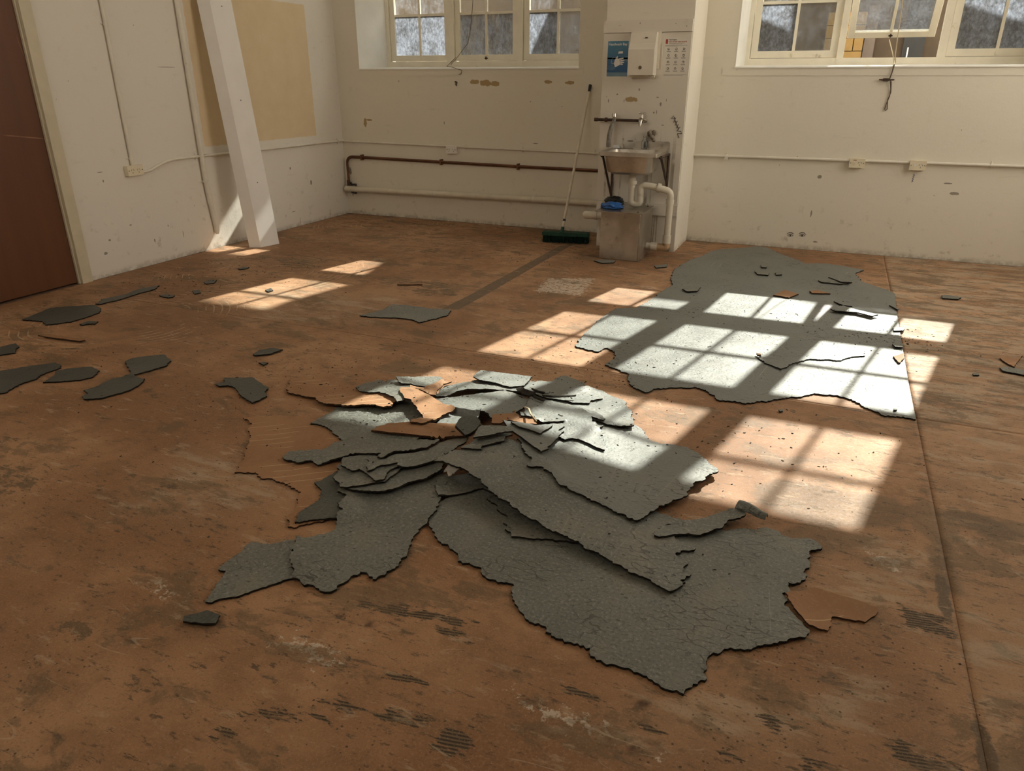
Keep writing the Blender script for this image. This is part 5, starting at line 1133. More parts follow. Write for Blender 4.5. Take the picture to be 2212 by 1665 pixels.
# leaning boxed post
A_, B_, C_ = Vector((.287, -2.073, 0)), Vector((.388, -2.029, 0)), Vector((.435, -1.815, 0))
D_ = A_ + C_ - B_
lean = Vector((-.0965, 0, 1))
H = 2.93
bm = NB(); loft(bm, [[p + Vector((0, 0, .002)) for p in (A_, B_, C_, D_)], [p + lean * H for p in (A_, B_, C_, D_)]])
o = empty('leaning_post', tuple((A_ + C_) / 2), 'white boxed timber post leaning on the side wall over the ochre patch', 'post')
build('post_body', bm, M_POST, o, bevel=.004)
for t in (.6, 1.33, 2.1):
    bm = NB()
    c = (B_ + C_) / 2 + lean * t; n_ = Vector((C_.y - B_.y, B_.x - C_.x, 0)).normalized()
    tube(bm, [c - n_ * .002, c + n_ * .0015], .005, 8)
    build('nail_head', bm, M_IRON, o)

# ---- splashback, dispenser, posters, marks
o = empty('splashback_board', (3.72, PY, .44), 'stained white splashback board behind the steel sink', 'splashback')
bm = NB(); box(bm, 3.332, 4.104, PY - .022, PY, .44, 1.885); build('board', bm, M_BOARD, o, bevel=.003, seg=1)
bm = NB(); box(bm, 3.328, 4.106, PY - .030, PY, 1.889, 1.985); build('header_strip', bm, M_BOARD, o, bevel=.004, seg=1)
bm = NB(); box(bm, 3.338, 4.112, PY - .034, PY, .335, .438); build('ledge_strip', bm, M_BOARD, o, bevel=.003, seg=1)
bm = NB(); box(bm, 3.346, 4.108, PY - .012, PY, .0, .333); build('base_board', bm, M_BOARD, o)

SB = PY - .022
o = empty('towel_dispenser', (3.71, SB, 1.54), 'off white paper towel dispenser between the two posters', 'dispenser')
bm = NB(); prism(bm, [(SB - .002, 1.545), (SB - .125, 1.545), (SB - .132, 1.75), (SB - .10, 1.80), (SB - .07, 1.885), (SB - .002, 1.885)], 3.597, 3.822, 'x')
build('cover', bm, M_PLASTIC, o, bevel=.008, seg=3)
bm = NB(); box(bm, 3.59, 3.845, SB - .012, SB, 1.60, 1.893); build('back_plate', bm, M_PLASTIC, o)
bm = NB(); box(bm, 3.727, 3.747, SB - .094, SB - .08, 1.838, 1.846); build('key_slot', bm, M_INK, o)
bm = NB(); tube(bm, [(3.706, SB - .1265, 1.606), (3.706, SB - .1285, 1.606)], .015, 16); build('sight_hole', bm, simple('brown hole', (.12, .085, .05)), o)
bm = NB(); box(bm, 3.86, 3.865, SB - .008, SB, 1.60, 1.80); box(bm, 3.60, 3.82, SB - .06, SB - .03, 1.528, 1.545); build('paper_lip', bm, M_PLASTIC, o)

def text(body, x, z, size, mat, parent, y, align='LEFT', rot=0, bold=0):
    cu = bpy.data.curves.new('lettering', 'FONT')
    cu.body = body; cu.size = size; cu.align_x = align; cu.offset = bold; cu.extrude = 0.0002
    t = bpy.data.objects.new('lettering_tmp', cu)
    COL.objects.link(t)
    bpy.context.view_layer.update()
    me = bpy.data.meshes.new_from_object(t.evaluated_get(bpy.context.evaluated_depsgraph_get()))
    bpy.data.objects.remove(t)
    me.transform(Matrix.Translation((x, y, z)) @ Matrix.Rotation(rot, 4, 'Y') @ Matrix.Rotation(PI / 2, 4, 'X'))
    me.materials.clear(); me.materials.append(mat)
    return link('lettering', me, parent)

def flat(name, poly, y, mat, parent, th=.0006):
    bm = NB(); prism(bm, poly, y - th, y, 'y'); return build(name, bm, mat, parent)
def stroke(bm, pts, w, y):
    tube(bm, [(a, y, b) for a, b in pts], w, 5)

o = empty('handwash_poster', (3.465, SB, 1.52), 'blue handwash poster with a white hand, left of the towel dispenser', 'poster')
flat('sheet', [(3.359, 1.838), (3.569, 1.838), (3.571, 1.519), (3.355, 1.519)], SB - .0005, M_PAPER, o)
flat('blue_print', [(3.373, 1.823), (3.560, 1.823), (3.562, 1.536), (3.372, 1.536)], SB - .0012, M_PBLUE, o)
text('Handwash Bay', 3.380, 1.789, .0285, M_WHITE, o, SB - .0019, bold=.0004)
bm = NB()
for P in ([(3.446, 1.612), (3.472, 1.622), (3.490, 1.632), (3.500, 1.650), (3.492, 1.668), (3.470, 1.682), (3.452, 1.686), (3.440, 1.668), (3.436, 1.640)],
          [(3.470, 1.681), (3.520, 1.690), (3.522, 1.684), (3.488, 1.668)], [(3.486, 1.668), (3.530, 1.673), (3.531, 1.666), (3.494, 1.656)],
          [(3.494, 1.656), (3.528, 1.655), (3.528, 1.648), (3.496, 1.644)], [(3.494, 1.645), (3.518, 1.638), (3.516, 1.631), (3.486, 1.632)], [(3.450, 1.686), (3.462, 1.702), (3.470, 1.698), (3.466, 1.682)]):
    prism(bm, P, SB - .0019, SB - .0013, 'y')
build('hand_print', bm, M_WHITE, o)
bm = NB()
ring = [(3.452, 1.690), (3.424, 1.690), (3.410, 1.668), (3.414, 1.645), (3.436, 1.640)]
stroke(bm, ring, .0013, SB - .0018); build('hexagon_print', bm, M_WHITE, o)
flat('dispenser_print', [(3.468, 1.722), (3.474, 1.740), (3.512, 1.742), (3.512, 1.724)], SB - .0013, M_WHITE, o)
flat('band_print', [(3.373, 1.690), (3.561, 1.690), (3.561, 1.678), (3.373, 1.678)], SB - .0012, simple('pale blue band', (.30, .42, .50)), o)

o = empty('instruction_poster', (3.985, SB, 1.53), 'white laminated hand washing instruction sheet right of the towel dispenser', 'poster')
flat('sheet', [(3.868, 1.847), (4.092, 1.843), (4.101, 1.527), (3.880, 1.532)], SB - .0005, M_PAPER, o)
flat('red_mark', [(3.887, 1.830), (3.906, 1.830), (3.906, 1.795), (3.887, 1.795)], SB - .0012, M_RED, o)
text('Hand hygiene', 3.915, 1.822, .0125, M_INK, o, SB - .0014, bold=.0002)
text('How to hand wash correctly', 3.915, 1.807, .0132, M_RED, o, SB - .0014, bold=.0002)
bm = NB()
for z, a, b in ((1.799, 3.915, 4.05), (1.792, 3.915, 4.03), (1.781, 3.886, 4.075), (1.776, 3.886, 4.0), (1.549, 3.889, 4.088), (1.543, 3.889, 4.06)):
    bm = NB(); stroke(bm, [(a, z), (b, z)], .0008, SB - .0012); build('small_print', bm, M_INK, o)
rr = random.Random(3)
for r in range(4):
    for c in range(3):
        cx, cz = 3.918 + c * .065 + r * .001, 1.755 - r * .052
        bm = NB()
        for q in range(4):
            a0 = rr.uniform(0, 6.3)
            stroke(bm, [(cx + .011 * math.cos(a0 + t * 1.1) * rr.uniform(.4, 1.15), cz + .011 * math.sin(a0 + t * 1.1) * rr.uniform(.4, 1.15)) for t in range(4)], .0011, SB - .0013)
        build('hand_diagram', bm, M_INK, o)
        for q in range(2):
            bm = NB(); stroke(bm, [(cx - .018, cz - .018 - q * .005), (cx + .018, cz - .018 - q * .005)], .0009, SB - .0013); build('small_print', bm, M_INK, o)

bm = NB()
G_ = [(4.006, 1.214), (3.990, 1.189), (4.027, 1.196), (4.010, 1.158), (4.044, 1.172), (4.026, 1.134), (4.058, 1.142), (4.036, 1.112), (4.074, 1.122), (4.046, 1.088), (4.082, 1.084), (4.092, 1.066), (4.052, 1.064), (4.072, 1.030)]
stroke(bm, G_, .0036, SB - .001)
stroke(bm, [(4.012, 1.205), (4.034, 1.15), (4.062, 1.10)], .003, SB - .001)
tag(build('marker_scribble', bm, M_INK), 'black marker scribble on the right of the splashback', 'graffiti')
bm = NB()
stroke(bm, [(6.056, .742), (6.047, .735), (6.058, .727), (6.045, .719), (6.058, .711), (6.044, .703), (6.056, .695), (6.046, .687), (6.054, .678), (6.044, .672)], .0028, -.001)
tag(build('pen_scribble', bm, M_PEN), 'blue pen scribble on the wall under the right outlet', 'graffiti')

o = empty('eye_drawing', (5.15, -.001, .1), 'pair of black drawn eyes low on the wall right of the pier', 'drawing')
for k, (cx, sg) in enumerate(((5.099, -1), (5.206, 1))):
    cz = .121 + k * .008
    bm = NB()
    brow = [(cx - sg * .028, cz + .018), (cx - sg * .010, cz + .029), (cx + sg * .012, cz + .029), (cx + sg * .034, cz + .012)]
    tube(bm, [(a, -.001, b) for a, b in brow], [.003, .0042, .0036, .0015], 6)
    build('eyebrow', bm, M_INK, o)
    bm = NB()
    tube(bm, [(cx - .026, -.001, cz), (cx - .010, -.001, cz + .010), (cx + .012, -.001, cz + .010), (cx + .028, -.001, cz + .001)], [.0015, .0034, .0034, .0015], 6)
    tube(bm, [(cx - .022, -.001, cz - .003), (cx, -.001, cz - .008), (cx + .022, -.001, cz - .003)], .0012, 5)
    tube(bm, [(cx, -.0005, cz + .001), (cx, -.0016, cz + .001)], .0075, 12)
    build('eye', bm, M_INK, o)
    flat('eye_glint', [(cx - .004, cz + .002), (cx - .001, cz + .002), (cx - .001, cz + .005), (cx - .004, cz + .005)], -.0017, M_WHITE, o)

# ---- taps and sink
o = empty('wall_tap', (3.52, SB, 1.17), 'dark iron water pipe with two taps above the steel sink', 'tap')
ty = SB - .06
bm = NB(); tube(bm, [(3.30, ty, 1.172), (3.74, ty, 1.170)], .0125, 14); tube(bm, [(3.295, ty, 1.172), (3.325, ty, 1.172)], .017, 12); build('pipe', bm, M_IRON, o, smooth=True)
for x in (3.405, 3.735):
    bm = NB(); tube(bm, [(x - .01, ty, 1.171), (x + .01, ty, 1.171)], .021, 14); tube(bm, [(x, ty, 1.171), (x, SB, 1.171)], .010, 10); build('pipe_bracket', bm, M_IRON, o, smooth=True)
bm = NB()
tube(bm, [(3.735, ty - .004, 1.175), (3.735, ty - .03, 1.178), (3.735, ty - .05, 1.165), (3.735, ty - .056, 1.125)], [.022, .021, .017, .013], 14)
tube(bm, [(3.738, ty - .02, 1.18), (3.742, ty - .02, 1.225)], [.016, .009], 12)
tube(bm, [(3.712, ty - .02, 1.236), (3.774, ty - .02, 1.232)], .007, 10); tube(bm, [(3.742, ty - .02, 1.222), (3.742, ty - .02, 1.242)], .010, 10)
tube(bm, [(3.762, ty, 1.17), (3.786, ty, 1.168)], [.02, .012], 10)
build('tap_body', bm, M_CHROME, o, smooth=True)
bm = NB()
tube(bm, [(3.485, ty - .005, 1.17), (3.485, ty - .02, 1.205)], [.02, .014], 12)
tube(bm, [(3.485, ty - .02, 1.20), (3.485, ty - .02, 1.228)], [.022, .019], 14)
build('tap_head', bm, M_CHROME, o, smooth=True)
bm = NB()
tube(bm, [(3.487, ty - .02, 1.165), (3.476, ty - .05, 1.13), (3.467, ty - .075, 1.06), (3.463, ty - .08, .99), (3.462, ty - .07, .945)], [.018, .019, .021, .023, .024], 14)
build('spout_hose', bm, simple('mottled grey hose', (.20, .18, .15), .6, var=.5, scale=30), o, smooth=True)

bm = NB()
for c, r in (((3.81, SB - .016, 1.062), .028), ((3.845, SB - .012, 1.07), .024), ((3.825, SB - .018, 1.035), .022), ((3.845, SB - .01, 1.005), .016)):
    bmesh.ops.create_icosphere(bm, subdivisions=2, radius=r, matrix=Matrix.Translation(c))
for v_ in bm.verts: v_.co += Vector([mnoise.noise(v_.co * 60 + Vector((i * 9, 0, 0))) * .008 for i in range(3)])
tag(build('mortar_lump', bm, simple('grey mortar', (.27, .22, .16), .9, var=.5, scale=30, bump=.5), smooth='all'), 'grey broken mortar lump on the splashback above the sink corner', 'lump')

SX0, SX1, SY0, SY1, SZ = 3.468, 3.992, -1.125, SB - .001, .925
o = empty('steel_sink', (3.73, SB, .62), 'stained stainless steel wall hung sink on the splashback', 'sink')
scx, scy = (SX0 + SX1) / 2, (SY0 + SY1) / 2
hx, hy = (SX1 - SX0) / 2, (SY1 - SY0) / 2
def ring(z, cx, cy, a, b, r): return [(p[0], p[1], z) for p in rrect(cx, cy, a, b, r, 6)]
bx_, by_ = scx - .005, scy - .02
bm = NB()
loft(bm, [ring(.733, bx_, by_, .10, .08, .06), ring(.735, bx_, by_, .165, .130, .07), ring(.755, bx_, by_, .195, .160, .07), ring(.80, bx_, by_, .206, .172, .06), ring(.893, bx_, by_, .215, .182, .055),
          ring(.895, scx, scy, hx, hy, .03), ring(.925, scx, scy, hx, hy, .03), ring(.929, scx, scy, hx - .004, hy - .004, .03),
          ring(.929, scx, scy, hx - .03, hy - .03, .05), ring(.924, bx_, by_, .209, .178, .055),
          ring(.80, bx_, by_, .201, .167, .06), ring(.76, bx_, by_, .19, .155, .07), ring(.742, bx_, by_, .16, .125, .07), ring(.740, bx_, by_, .03, .03, .025)])
build('basin', bm, M_STEEL, o, smooth=True)
bm = NB(); prism(bm, [(3.66, .925), (SX1, .925), (SX1, .985), (3.98, .995), (3.69, .99)], SB - .012, SB - .001, 'y'); build('upstand', bm, M_STEEL, o)
bm = NB(); tube(bm, [(bx_, by_, .742), (bx_, by_, .746)], .03, 20); build('drain', bm, M_CHROME, o, smooth=True)
for x, zb in ((SX1 + .004, .60), (SX0 + .006, .47)):
    bm = NB()
    q = [Vector((x, -1.0, .893)), Vector((x, SB - .004, zb + .02))]
    tube(bm, q, .011, 4); tube(bm, [(x, SB - .006, .893), (x, SB - .006, zb)], .011, 4); tube(bm, [(x, -1.04, .885), (x, SB - .004, .885)], .010, 4)
    build('bracket', bm, M_IRON, o)
# glass bottle in the corner of the sink
o = empty('glass_bottle', (3.775, -.70, .93), 'small clear glass bottle standing on the back rim of the sink', 'bottle')
bm = NB(); loft(bm, [[(3.775 + r * math.cos(a), -.70 + r * math.sin(a), z) for a in np.linspace(0, 2 * PI, 20, endpoint=False)] for r, z in ((.026, .931), (.03, .935), (.03, .985), (.024, 1.0), (.013, 1.012), (.012, 1.03), (.016, 1.032), (.016, 1.042), (.010, 1.042), (.010, 1.012), (.026, .985), (.026, .937))])
build('bottle_body', bm, M_CLEARP, o, smooth=True)
o = empty('soap_dish', (3.50, -.70, .93), 'little white soap block on the left corner of the sink', 'soap')
bm = NB(); box(bm, 3.49, 3.55, -.73, -.68, .930, .955); build('soap_bar', bm, M_WHITE, o, bevel=.008, seg=3)
bm = NB(); box(bm, 3.555, 3.580, -.715, -.69, .930, .965); build('soap_holder', bm, M_CHROME, o, bevel=.004)

# trap
o = empty('drain_trap', (3.735, -.9, .46), 'cream plastic drain trap under the sink with a pipe down to the floor box', 'pipe')
R_ = .030
def pp(name, pts, r=R_, rad=.06, m=M_PVC):
    bm = NB(); tube(bm, round_path(pts, rad, 8), r, 16); return build(name, bm, m, o, smooth=True)
pp('tailpiece', [(3.733, -.9, .733), (3.735, -.9, .66)], .033)
pp('nut', [(3.735, -.9, .672), (3.735, -.9, .64)], .041)
pp('trap_bend', [(3.735, -.9, .66), (3.736, -.9, .465), (3.815, -.9, .465), (3.815, -.9, .56)], rad=.045)
pp('trap_arm', [(3.815, -.9, .545), (3.815, -.9, .635), (3.90, -.895, .632), (3.985, -.885, .615)], rad=.055)
pp('nut', [(3.962, -.888, .620), (3.992, -.884, .613)], .041)
pp('elbow_pipe', [(3.985, -.885, .613), (4.085, -.875, .590), (4.08, -.87, .10)], rad=.08)
pp('coupling', [(4.082, -.872, .52), (4.081, -.872, .48)], .037)
pp('coupling', [(4.08, -.87, .20), (4.08, -.87, .13)], .038)
pp('floor_elbow', [(4.08, -.87, .14), (4.08, -.87, .088), (3.99, -.87, .088)], .034, .05, simple('stained orange brown pipe', (.48, .33, .19), .6, var=.2))
pp('coupling', [(4.0, -.87, .088), (3.94, -.87, .088)], .040)
pp('box_inlet', [(3.95, -.87, .088), (3.892, -.87, .088)], .033)

# steel box
BX0, BX1, BY0, BY1, BZ = 3.533, 3.898, -1.158, -.715, .418
o = empty('grease_trap_box', (3.715, -.93, 0), 'brown stained steel box with lid on the floor under the sink', 'box')
bm = NB(); box(bm, BX0, BX1, BY0, BY1, .003, BZ); build('body', bm, M_STEEL, o, bevel=.006)
bm = NB(); box(bm, BX0 - .052, BX1 + .012, BY0 - .02, BY1 + .02, BZ + .001, BZ + .011); build('lid', bm, M_STEEL, o, bevel=.003, seg=1)
bm = NB(); tube(bm, [(BX1 - .01, BY0 + .006, .01), (BX1 - .01, BY0 + .006, BZ)], .0085, 6); build('corner_seam', bm, M_CHROME, o)
for (x, y) in ((3.86, -.76), (3.52, -.76), (3.86, -1.13), (3.70, -1.13)):
    bm = NB(); tube(bm, [(x, y, BZ + .010), (x, y, BZ + .018)], .008, 6); build('bolt', bm, M_IRON, o)
o = empty('pipe_stub', (3.42, -.93, .345), 'cream plastic pipe stub leaving the left of the steel box', 'pipe')
bm = NB(); tube(bm, [(3.292, -.93, .338), (3.30, -.93, .34), (3.315, -.93, .343), (3.40, -.93, .345), (BX0 - .001, -.93, .346)], [.012, .028, .036, .036, .034], 16); build('stub', bm, M_PVC, o, smooth=True)
for x in (3.42, 3.49):
    bm = NB(); tube(bm, [(x - .012, -.93, .345), (x + .012, -.93, .346)], .041, 16); build('collar', bm, M_PVC, o, smooth=True)

def crumple(name, label, cat, c, s, mat, seed, amp=.35):
    bm = NB(); bmesh.ops.create_icosphere(bm, subdivisions=4, radius=1)
    for v_ in bm.verts:
        d = v_.co.copy(); o3 = Vector((seed, seed * 2, 0))
        k = 1 + amp * mnoise.noise(d * 1.7 + o3) + amp * .5 * mnoise.noise(d * 4.3 + o3) + .12 * mnoise.noise(d * 9 + o3)
        v_.co = Vector((c[0] + d.x * s[0] * k, c[1] + d.y * s[1] * k, max(c[2] + d.z * s[2] * k, c[2] - s[2] * .55)))
    return tag(build(name, bm, mat, smooth='all'), label, cat)
TB = BZ + .0115
crumple('plastic_bag', 'crumpled bright blue plastic bag on the lid of the steel box', 'bag', (3.585, -.99, TB + .020), (.098, .075, .034), M_BLUE, 3.0)
crumple('dark_rag', 'black crumpled rag behind the blue bag on the steel box', 'rag', (3.545, -.80, TB + .028), (.085, .055, .048), M_BLACK, 8.0)

# ---- broom
o = empty('broom', (3.01, -.62, 0), 'broom with dark green head and worn white handle against the wall', 'broom')
hc, hd = Vector((3.017, -.60, 0)), Vector((.986, .168, 0)).normalized()
hn = Vector((-hd.y, hd.x, 0))
def hb(u0, u1, w0, w1, z0, z1, bm):
    vs = box(bm, u0, u1, w0, w1, z0, z1)
    for v_ in vs: v_.co = hc + hd * v_.co.x + hn * v_.co.y + Vector((0, 0, v_.co.z))
bm = NB(); hb(-.235, .235, -.05, .05, .068, .100, bm); build('head_block', bm, M_BROOM, o, bevel=.008)
for k in range(30):      # ribs moulded across the block
    u = -.225 + k * .0155
    bm = NB(); hb(u - .0045, u + .0045, -.054, .054, .072, .104, bm); build('rib', bm, M_BROOM, o)
bm = NB()
rb = random.Random(5)
for k in range(760):
    u = rb.uniform(-.23, .23); w_ = rb.uniform(-.05, .05)
    p = hc + hd * u + hn * w_ + Vector((0, 0, .07)); q = p + hd * rb.uniform(-.012, .012) + hn * (w_ * .35 + rb.uniform(-.008, .008)) + Vector((0, 0, -.068))
    tube(bm, [p, q], .0022, 3)
tag(build('bristles', bm, M_BRISTLE, o), kind='stuff')
h0, h1 = Vector((2.975, -.605, .10)), Vector((3.026, -.022, 1.445))
bm = NB(); tube(bm, [h0, h1], .0135, 14); build('handle', bm, M_HANDLE, o, smooth=True)
bm = NB(); tube(bm, [h0 - (h1 - h0) * .01, h0 + (h1 - h0) * .035], [.02, .0165], 14); build('handle_socket', bm, M_BROOM, o, smooth=True)
bm = NB(); tube(bm, [h1 - (h1 - h0) * .035, h1 + (h1 - h0) * .012], [.0145, .015], 14); build('handle_grip', bm, M_BLACK, o, smooth=True)
bm = NB(); tube(bm, [h0 + (h1 - h0) * .075, h0 + (h1 - h0) * .09], .0142, 14); build('handle_tape', bm, M_BLACK, o, smooth=True)

# ---- window cords, cleat, hooks
o = empty('sash_cord', (5.735, -.02, 1.51), 'window cord from the open sash to the wall cleat, ending in a loop', 'cord')
bm = NB(); tube(bm, [(5.69, .99, 1.868), (5.72, .5, 1.735), (5.728, -.016, 1.632)], .0042, 8); build('upper_cord', bm, M_CORD, o, smooth=True)
bm = NB(); tube(bm, [(5.712, .46, 3.2), (5.72, .45, 2.2), (5.74, .40, 1.71), (5.755, .39, 1.66), (5.748, .39, 1.64), (5.738, .39, 1.66), (5.742, .40, 1.70)], .0040, 8); build('pull_cord', bm, M_CORD, o, smooth=True)
bm = NB()
tube(bm, [(5.728, -.017, 1.632), (5.722, -.02, 1.57), (5.712, -.024, 1.515)], .0052, 8)
tube(bm, [(5.718, -.024, 1.51), (5.735, -.012, 1.44), (5.738, -.008, 1.38), (5.722, -.008, 1.31), (5.718, -.008, 1.275), (5.727, -.008, 1.262), (5.738, -.008, 1.275), (5.733, -.008, 1.31), (5.728, -.008, 1.35), (5.742, -.008, 1.41), (5.728, -.02, 1.50)], .0036, 7)
build('cord_loop', bm, M_CORDD, o, smooth=True)
o = empty('cord_cleat', (5.69, 0, 1.51), 'small dark iron cleat on the wall under the open window', 'cleat')
bm = NB(); tube(bm, [(5.63, -.026, 1.513), (5.655, -.022, 1.511), (5.72, -.022, 1.510), (5.75, -.026, 1.512)], [.005, .007, .007, .005], 8); tube(bm, [(5.69, -.02, 1.510), (5.69, 0, 1.510)], .009, 8); build('cleat_bar', bm, M_IRON, o, smooth=True)
bm = NB(); tube(bm, [(5.66, -.027, 1.520), (5.705, -.033, 1.522), (5.722, -.030, 1.512), (5.70, -.033, 1.502), (5.66, -.027, 1.503)], .0038, 7); build('cord_turns', bm, M_CORDD, o, smooth=True)
bm = NB()
tube(bm, [(1.49, .52, 2.35), (1.475, .48, 2.05), (1.462, .42, 1.88), (1.40, .25, 1.72), (1.37, .18, 1.66), (1.40, .12, 1.675), (1.42, .20, 1.73), (1.36, .1, 1.640), (1.47, -.014, 1.634), (1.60, -.016, 1.60), (1.585, -.008, 1.565), (1.558, -.008, 1.56)], .0028, 6)
tag(build('window_wire', bm, M_CORDD, smooth=True), 'thin dark wire hanging over the sill of the left window', 'wire')
bm = NB()
tube(bm, [(1.505, -.004, 1.485), (1.52, -.02, 1.490), (1.535, -.006, 1.482), (1.52, -.012, 1.462), (1.528, -.006, 1.445)], .005, 7)
tag(build('wall_hook', bm, M_IRON, smooth=True), 'small rusty hook on the wall under the left window', 'hook')

# ================================================================== TORN FLOOR COVERING
# each piece: outline in metres with the height of its top face; pieces are laid in order and rest on what is already there
LAID = []        # (bvh, xmin, xmax, ymin, ymax)
def top_at(x, y, reach=0.0):
    z = 0.0
    pts = [(x, y)] if not reach else [(x, y)] + [(x + reach * math.cos(a), y + reach * math.sin(a)) for a in (0, .785, 1.57, 2.356, 3.14, 3.93, 4.71, 5.5)]
    for b, x0, x1, y0, y1 in LAID:
        if x < x0 - reach or x > x1 + reach or y < y0 - reach or y > y1 + reach: continue
        for p in pts:
            h = b.ray_cast(Vector((p[0], p[1], 2.0)), Vector((0, 0, -1)))
            if h[0] is not None and h[0].z > z: z = h[0].z
    return z

def resample(P, jag, seed, smooth_edges):
    """subdivide an outline and roughen it like a tear"""
    out = []
    n = len(P)
    def is_smooth(i): return any(a <= i < b for a, b in smooth_edges)
    for i in range(n):
        a, b = np.array(P[i]), np.array(P[(i + 1) % n])
        L = np.hypot(*(b - a)[:2])
        k = max(1, int(L / 0.0085))
        t_ = (b - a)[:2] / (L + 1e-9); nn = np.array([-t_[1], t_[0]])
        for j in range(k):
            p = a + (b - a) * j / k
            if jag and not is_smooth(i):
                s = p[0] * 1.0 + p[1] * 1.7
                q = mnoise.noise(Vector((p[0] * 22, p[1] * 22, seed))) * .9 + mnoise.noise(Vector((p[0] * 70, p[1] * 70, seed + 5))) * .75
                q += (((j * .37 + mnoise.noise(Vector((p[0] * 9, p[1] * 9, seed))) * 2) % 1) - .5) * .45
                q *= jag
                if j == 0: q *= .5
                p = p.copy(); p[:2] += nn * q
            out.append(p)
    return out

def smooth_heights(V, tris, z, fixed_min, it=6):
    n = len(V)
    e = np.concatenate([tris[:, [0, 1]], tris[:, [1, 2]], tris[:, [2, 0]]]); e = np.concatenate([e, e[:, ::-1]])
    deg = np.bincount(e[:, 0], minlength=n).astype(float)
    for _ in range(it):
        s = np.bincount(e[:, 0], weights=z[e[:, 1]], minlength=n) / np.maximum(deg, 1)
        z = np.maximum(0.5 * z + 0.5 * s, fixed_min)
    return z

def lay_sheet(d, P, k):
    th = d.get('th', .006) + .0015
    mat = d['mat']
    size = max(max(p[0] for p in P) - min(p[0] for p in P), max(p[1] for p in P) - min(p[1] for p in P))
    jag = min(.013, .0018 + size * .0125)
    B = resample(P, jag, k * 3.1, d.get('smooth', []))
    nb_ = len(B)
    step = d.get('step', .026 if size > .2 else .012)
    bx = [p[0] for p in B]; by = [p[1] for p in B]
    gx, gy = np.meshgrid(np.arange(min(bx) + step / 2, max(bx), step), np.arange(min(by) + step / 2, max(by), step))
    gx = gx.ravel() + rng.uniform(-.2, .2, gx.size) * step; gy = gy.ravel() + rng.uniform(-.2, .2, gy.size) * step
    if len(gx):
        dist = poly_dist(gx, gy, [(p[0], p[1]) for p in B]); keep = dist > step * .45
        gx, gy = gx[keep], gy[keep]
    v2 = [Vector((p[0], p[1])) for p in B] + [Vector((a, b)) for a, b in zip(gx, gy)]
    ve, _, fa, ov, _, _ = delaunay_2d_cdt(v2, [], [list(range(nb_))], 2, 1e-7)
    V = np.array([(v[0], v[1]) for v in ve]); n = len(V)
    tris = np.array([f for f in fa if len(f) == 3], dtype=int)
    # heights from the outline by inverse distance
    Pb = np.array([(p[0], p[1], p[2]) for p in B])
    z = np.empty(n)
    for i0 in range(0, n, 400):
        dd = np.hypot(V[i0:i0 + 400, None, 0] - Pb[None, :, 0], V[i0:i0 + 400, None, 1] - Pb[None, :, 1]) + 1e-4
        w = dd ** -2.2
        z[i0:i0 + 400] = (w * Pb[None, :, 2]).sum(1) / w.sum(1)
    rip = np.array([mnoise.noise(Vector((a * 5, b * 5, k * 1.7))) for a, b in V])
    z = z + rip * .0035 * (z > .012)
    lo = np.array([top_at(a, b, .016) for a, b in V])
    fmin = lo + th + .0012
    if size < .16: z = z + max(0.0, float((fmin - z).max()))      # a small stiff chip lies as one plate
    z = np.maximum(z, fmin)
    z = smooth_heights(V, tris, z, fmin, 5 if size > .2 else 1)
    # mesh: top, bottom, sides
    cnt = {}
    for t in tris:
        for a, b in ((t[0], t[1]), (t[1], t[2]), (t[2], t[0])): cnt[(a, b)] = 1
    edges = [(a, b) for (a, b) in cnt if (b, a) not in cnt]
    verts = [(V[i, 0], V[i, 1], z[i]) for i in range(n)] + [(V[i, 0], V[i, 1], z[i] - th) for i in range(n)]
    # ragged lower lip of the torn edge
    on_edge = set(a for a, b in edges)
    for i in on_edge:
        q = mnoise.noise(Vector((V[i, 0] * 90, V[i, 1] * 90, k + .5)))
        verts[n + i] = (V[i, 0] + .0016 * q, V[i, 1] + .0012 * q, z[i] - th * (1 + .10 * q))
    area = sum((V[b][0] - V[a][0]) * (V[b][1] + V[a][1]) for a, b in edges)
    faces = [tuple(int(q) for q in t) for t in tris] + [tuple(int(q) + n for q in t[::-1]) for t in tris] + [(int(b), int(a), int(a) + n, int(b) + n) for a, b in edges]
    me = bpy.data.meshes.new(d['name'])
    me.from_pydata(verts, [], faces)
    dk = (k >= NPILE and max(bx) < 2.6) or 'dark six' in d['label'] or any(q in d['label'] for q in ('linoleum wedge', 'boot', 'almond', 'chip alone in the lower'))
    pale = k < 2 or any(q in d['label'] for q in ('pale sunlit', 'bent linoleum', 'smooth sunlit', 'crazed', 'cream lit', 'layered linoleum', 'rounded linoleum', 'square cornered', 'thin curved', 'warm lit', 'bright sunlit', 'lit upper half', 'long pale'))  # sheets given the paler top; on the pile it paints in sunlight
    top = {'lino': M_DUSTY_LIT if pale else M_DARKL if dk else M_LINO, 'brown': M_BROWN, 'pale': M_PALE, 'dark': M_EDGE}[mat]
    edge = {'lino': M_EDGE, 'brown': M_EDGEB, 'pale': M_PALE, 'dark': M_EDGE}[mat]
    me.materials.append(top); me.materials.append(edge); me.materials.append(M_GREEN)
    mi = np.ones(len(faces), np.int32); mi[:len(tris)] = 0
    if d.get('greenedge'):
        for fi in range(2 * len(tris), len(faces)):
            a = faces[fi][0]
            if V[a][0] < min(bx) + .07: mi[fi] = 2
    me.polygons.foreach_set('material_index', mi)
    sm = np.zeros(len(faces), bool); sm[:len(tris)] = True
    me.polygons.foreach_set('use_smooth', sm)
    bm = bmesh.new(); bm.from_mesh(me); bmesh.ops.recalc_face_normals(bm, faces=bm.faces); bm.to_mesh(me); bm.free()
    me.set_sharp_from_angle(angle=math.radians(50))
    base = Vector((float(np.mean(bx)), float(np.mean(by)), 0.0))
    me.transform(Matrix.Translation(-base))
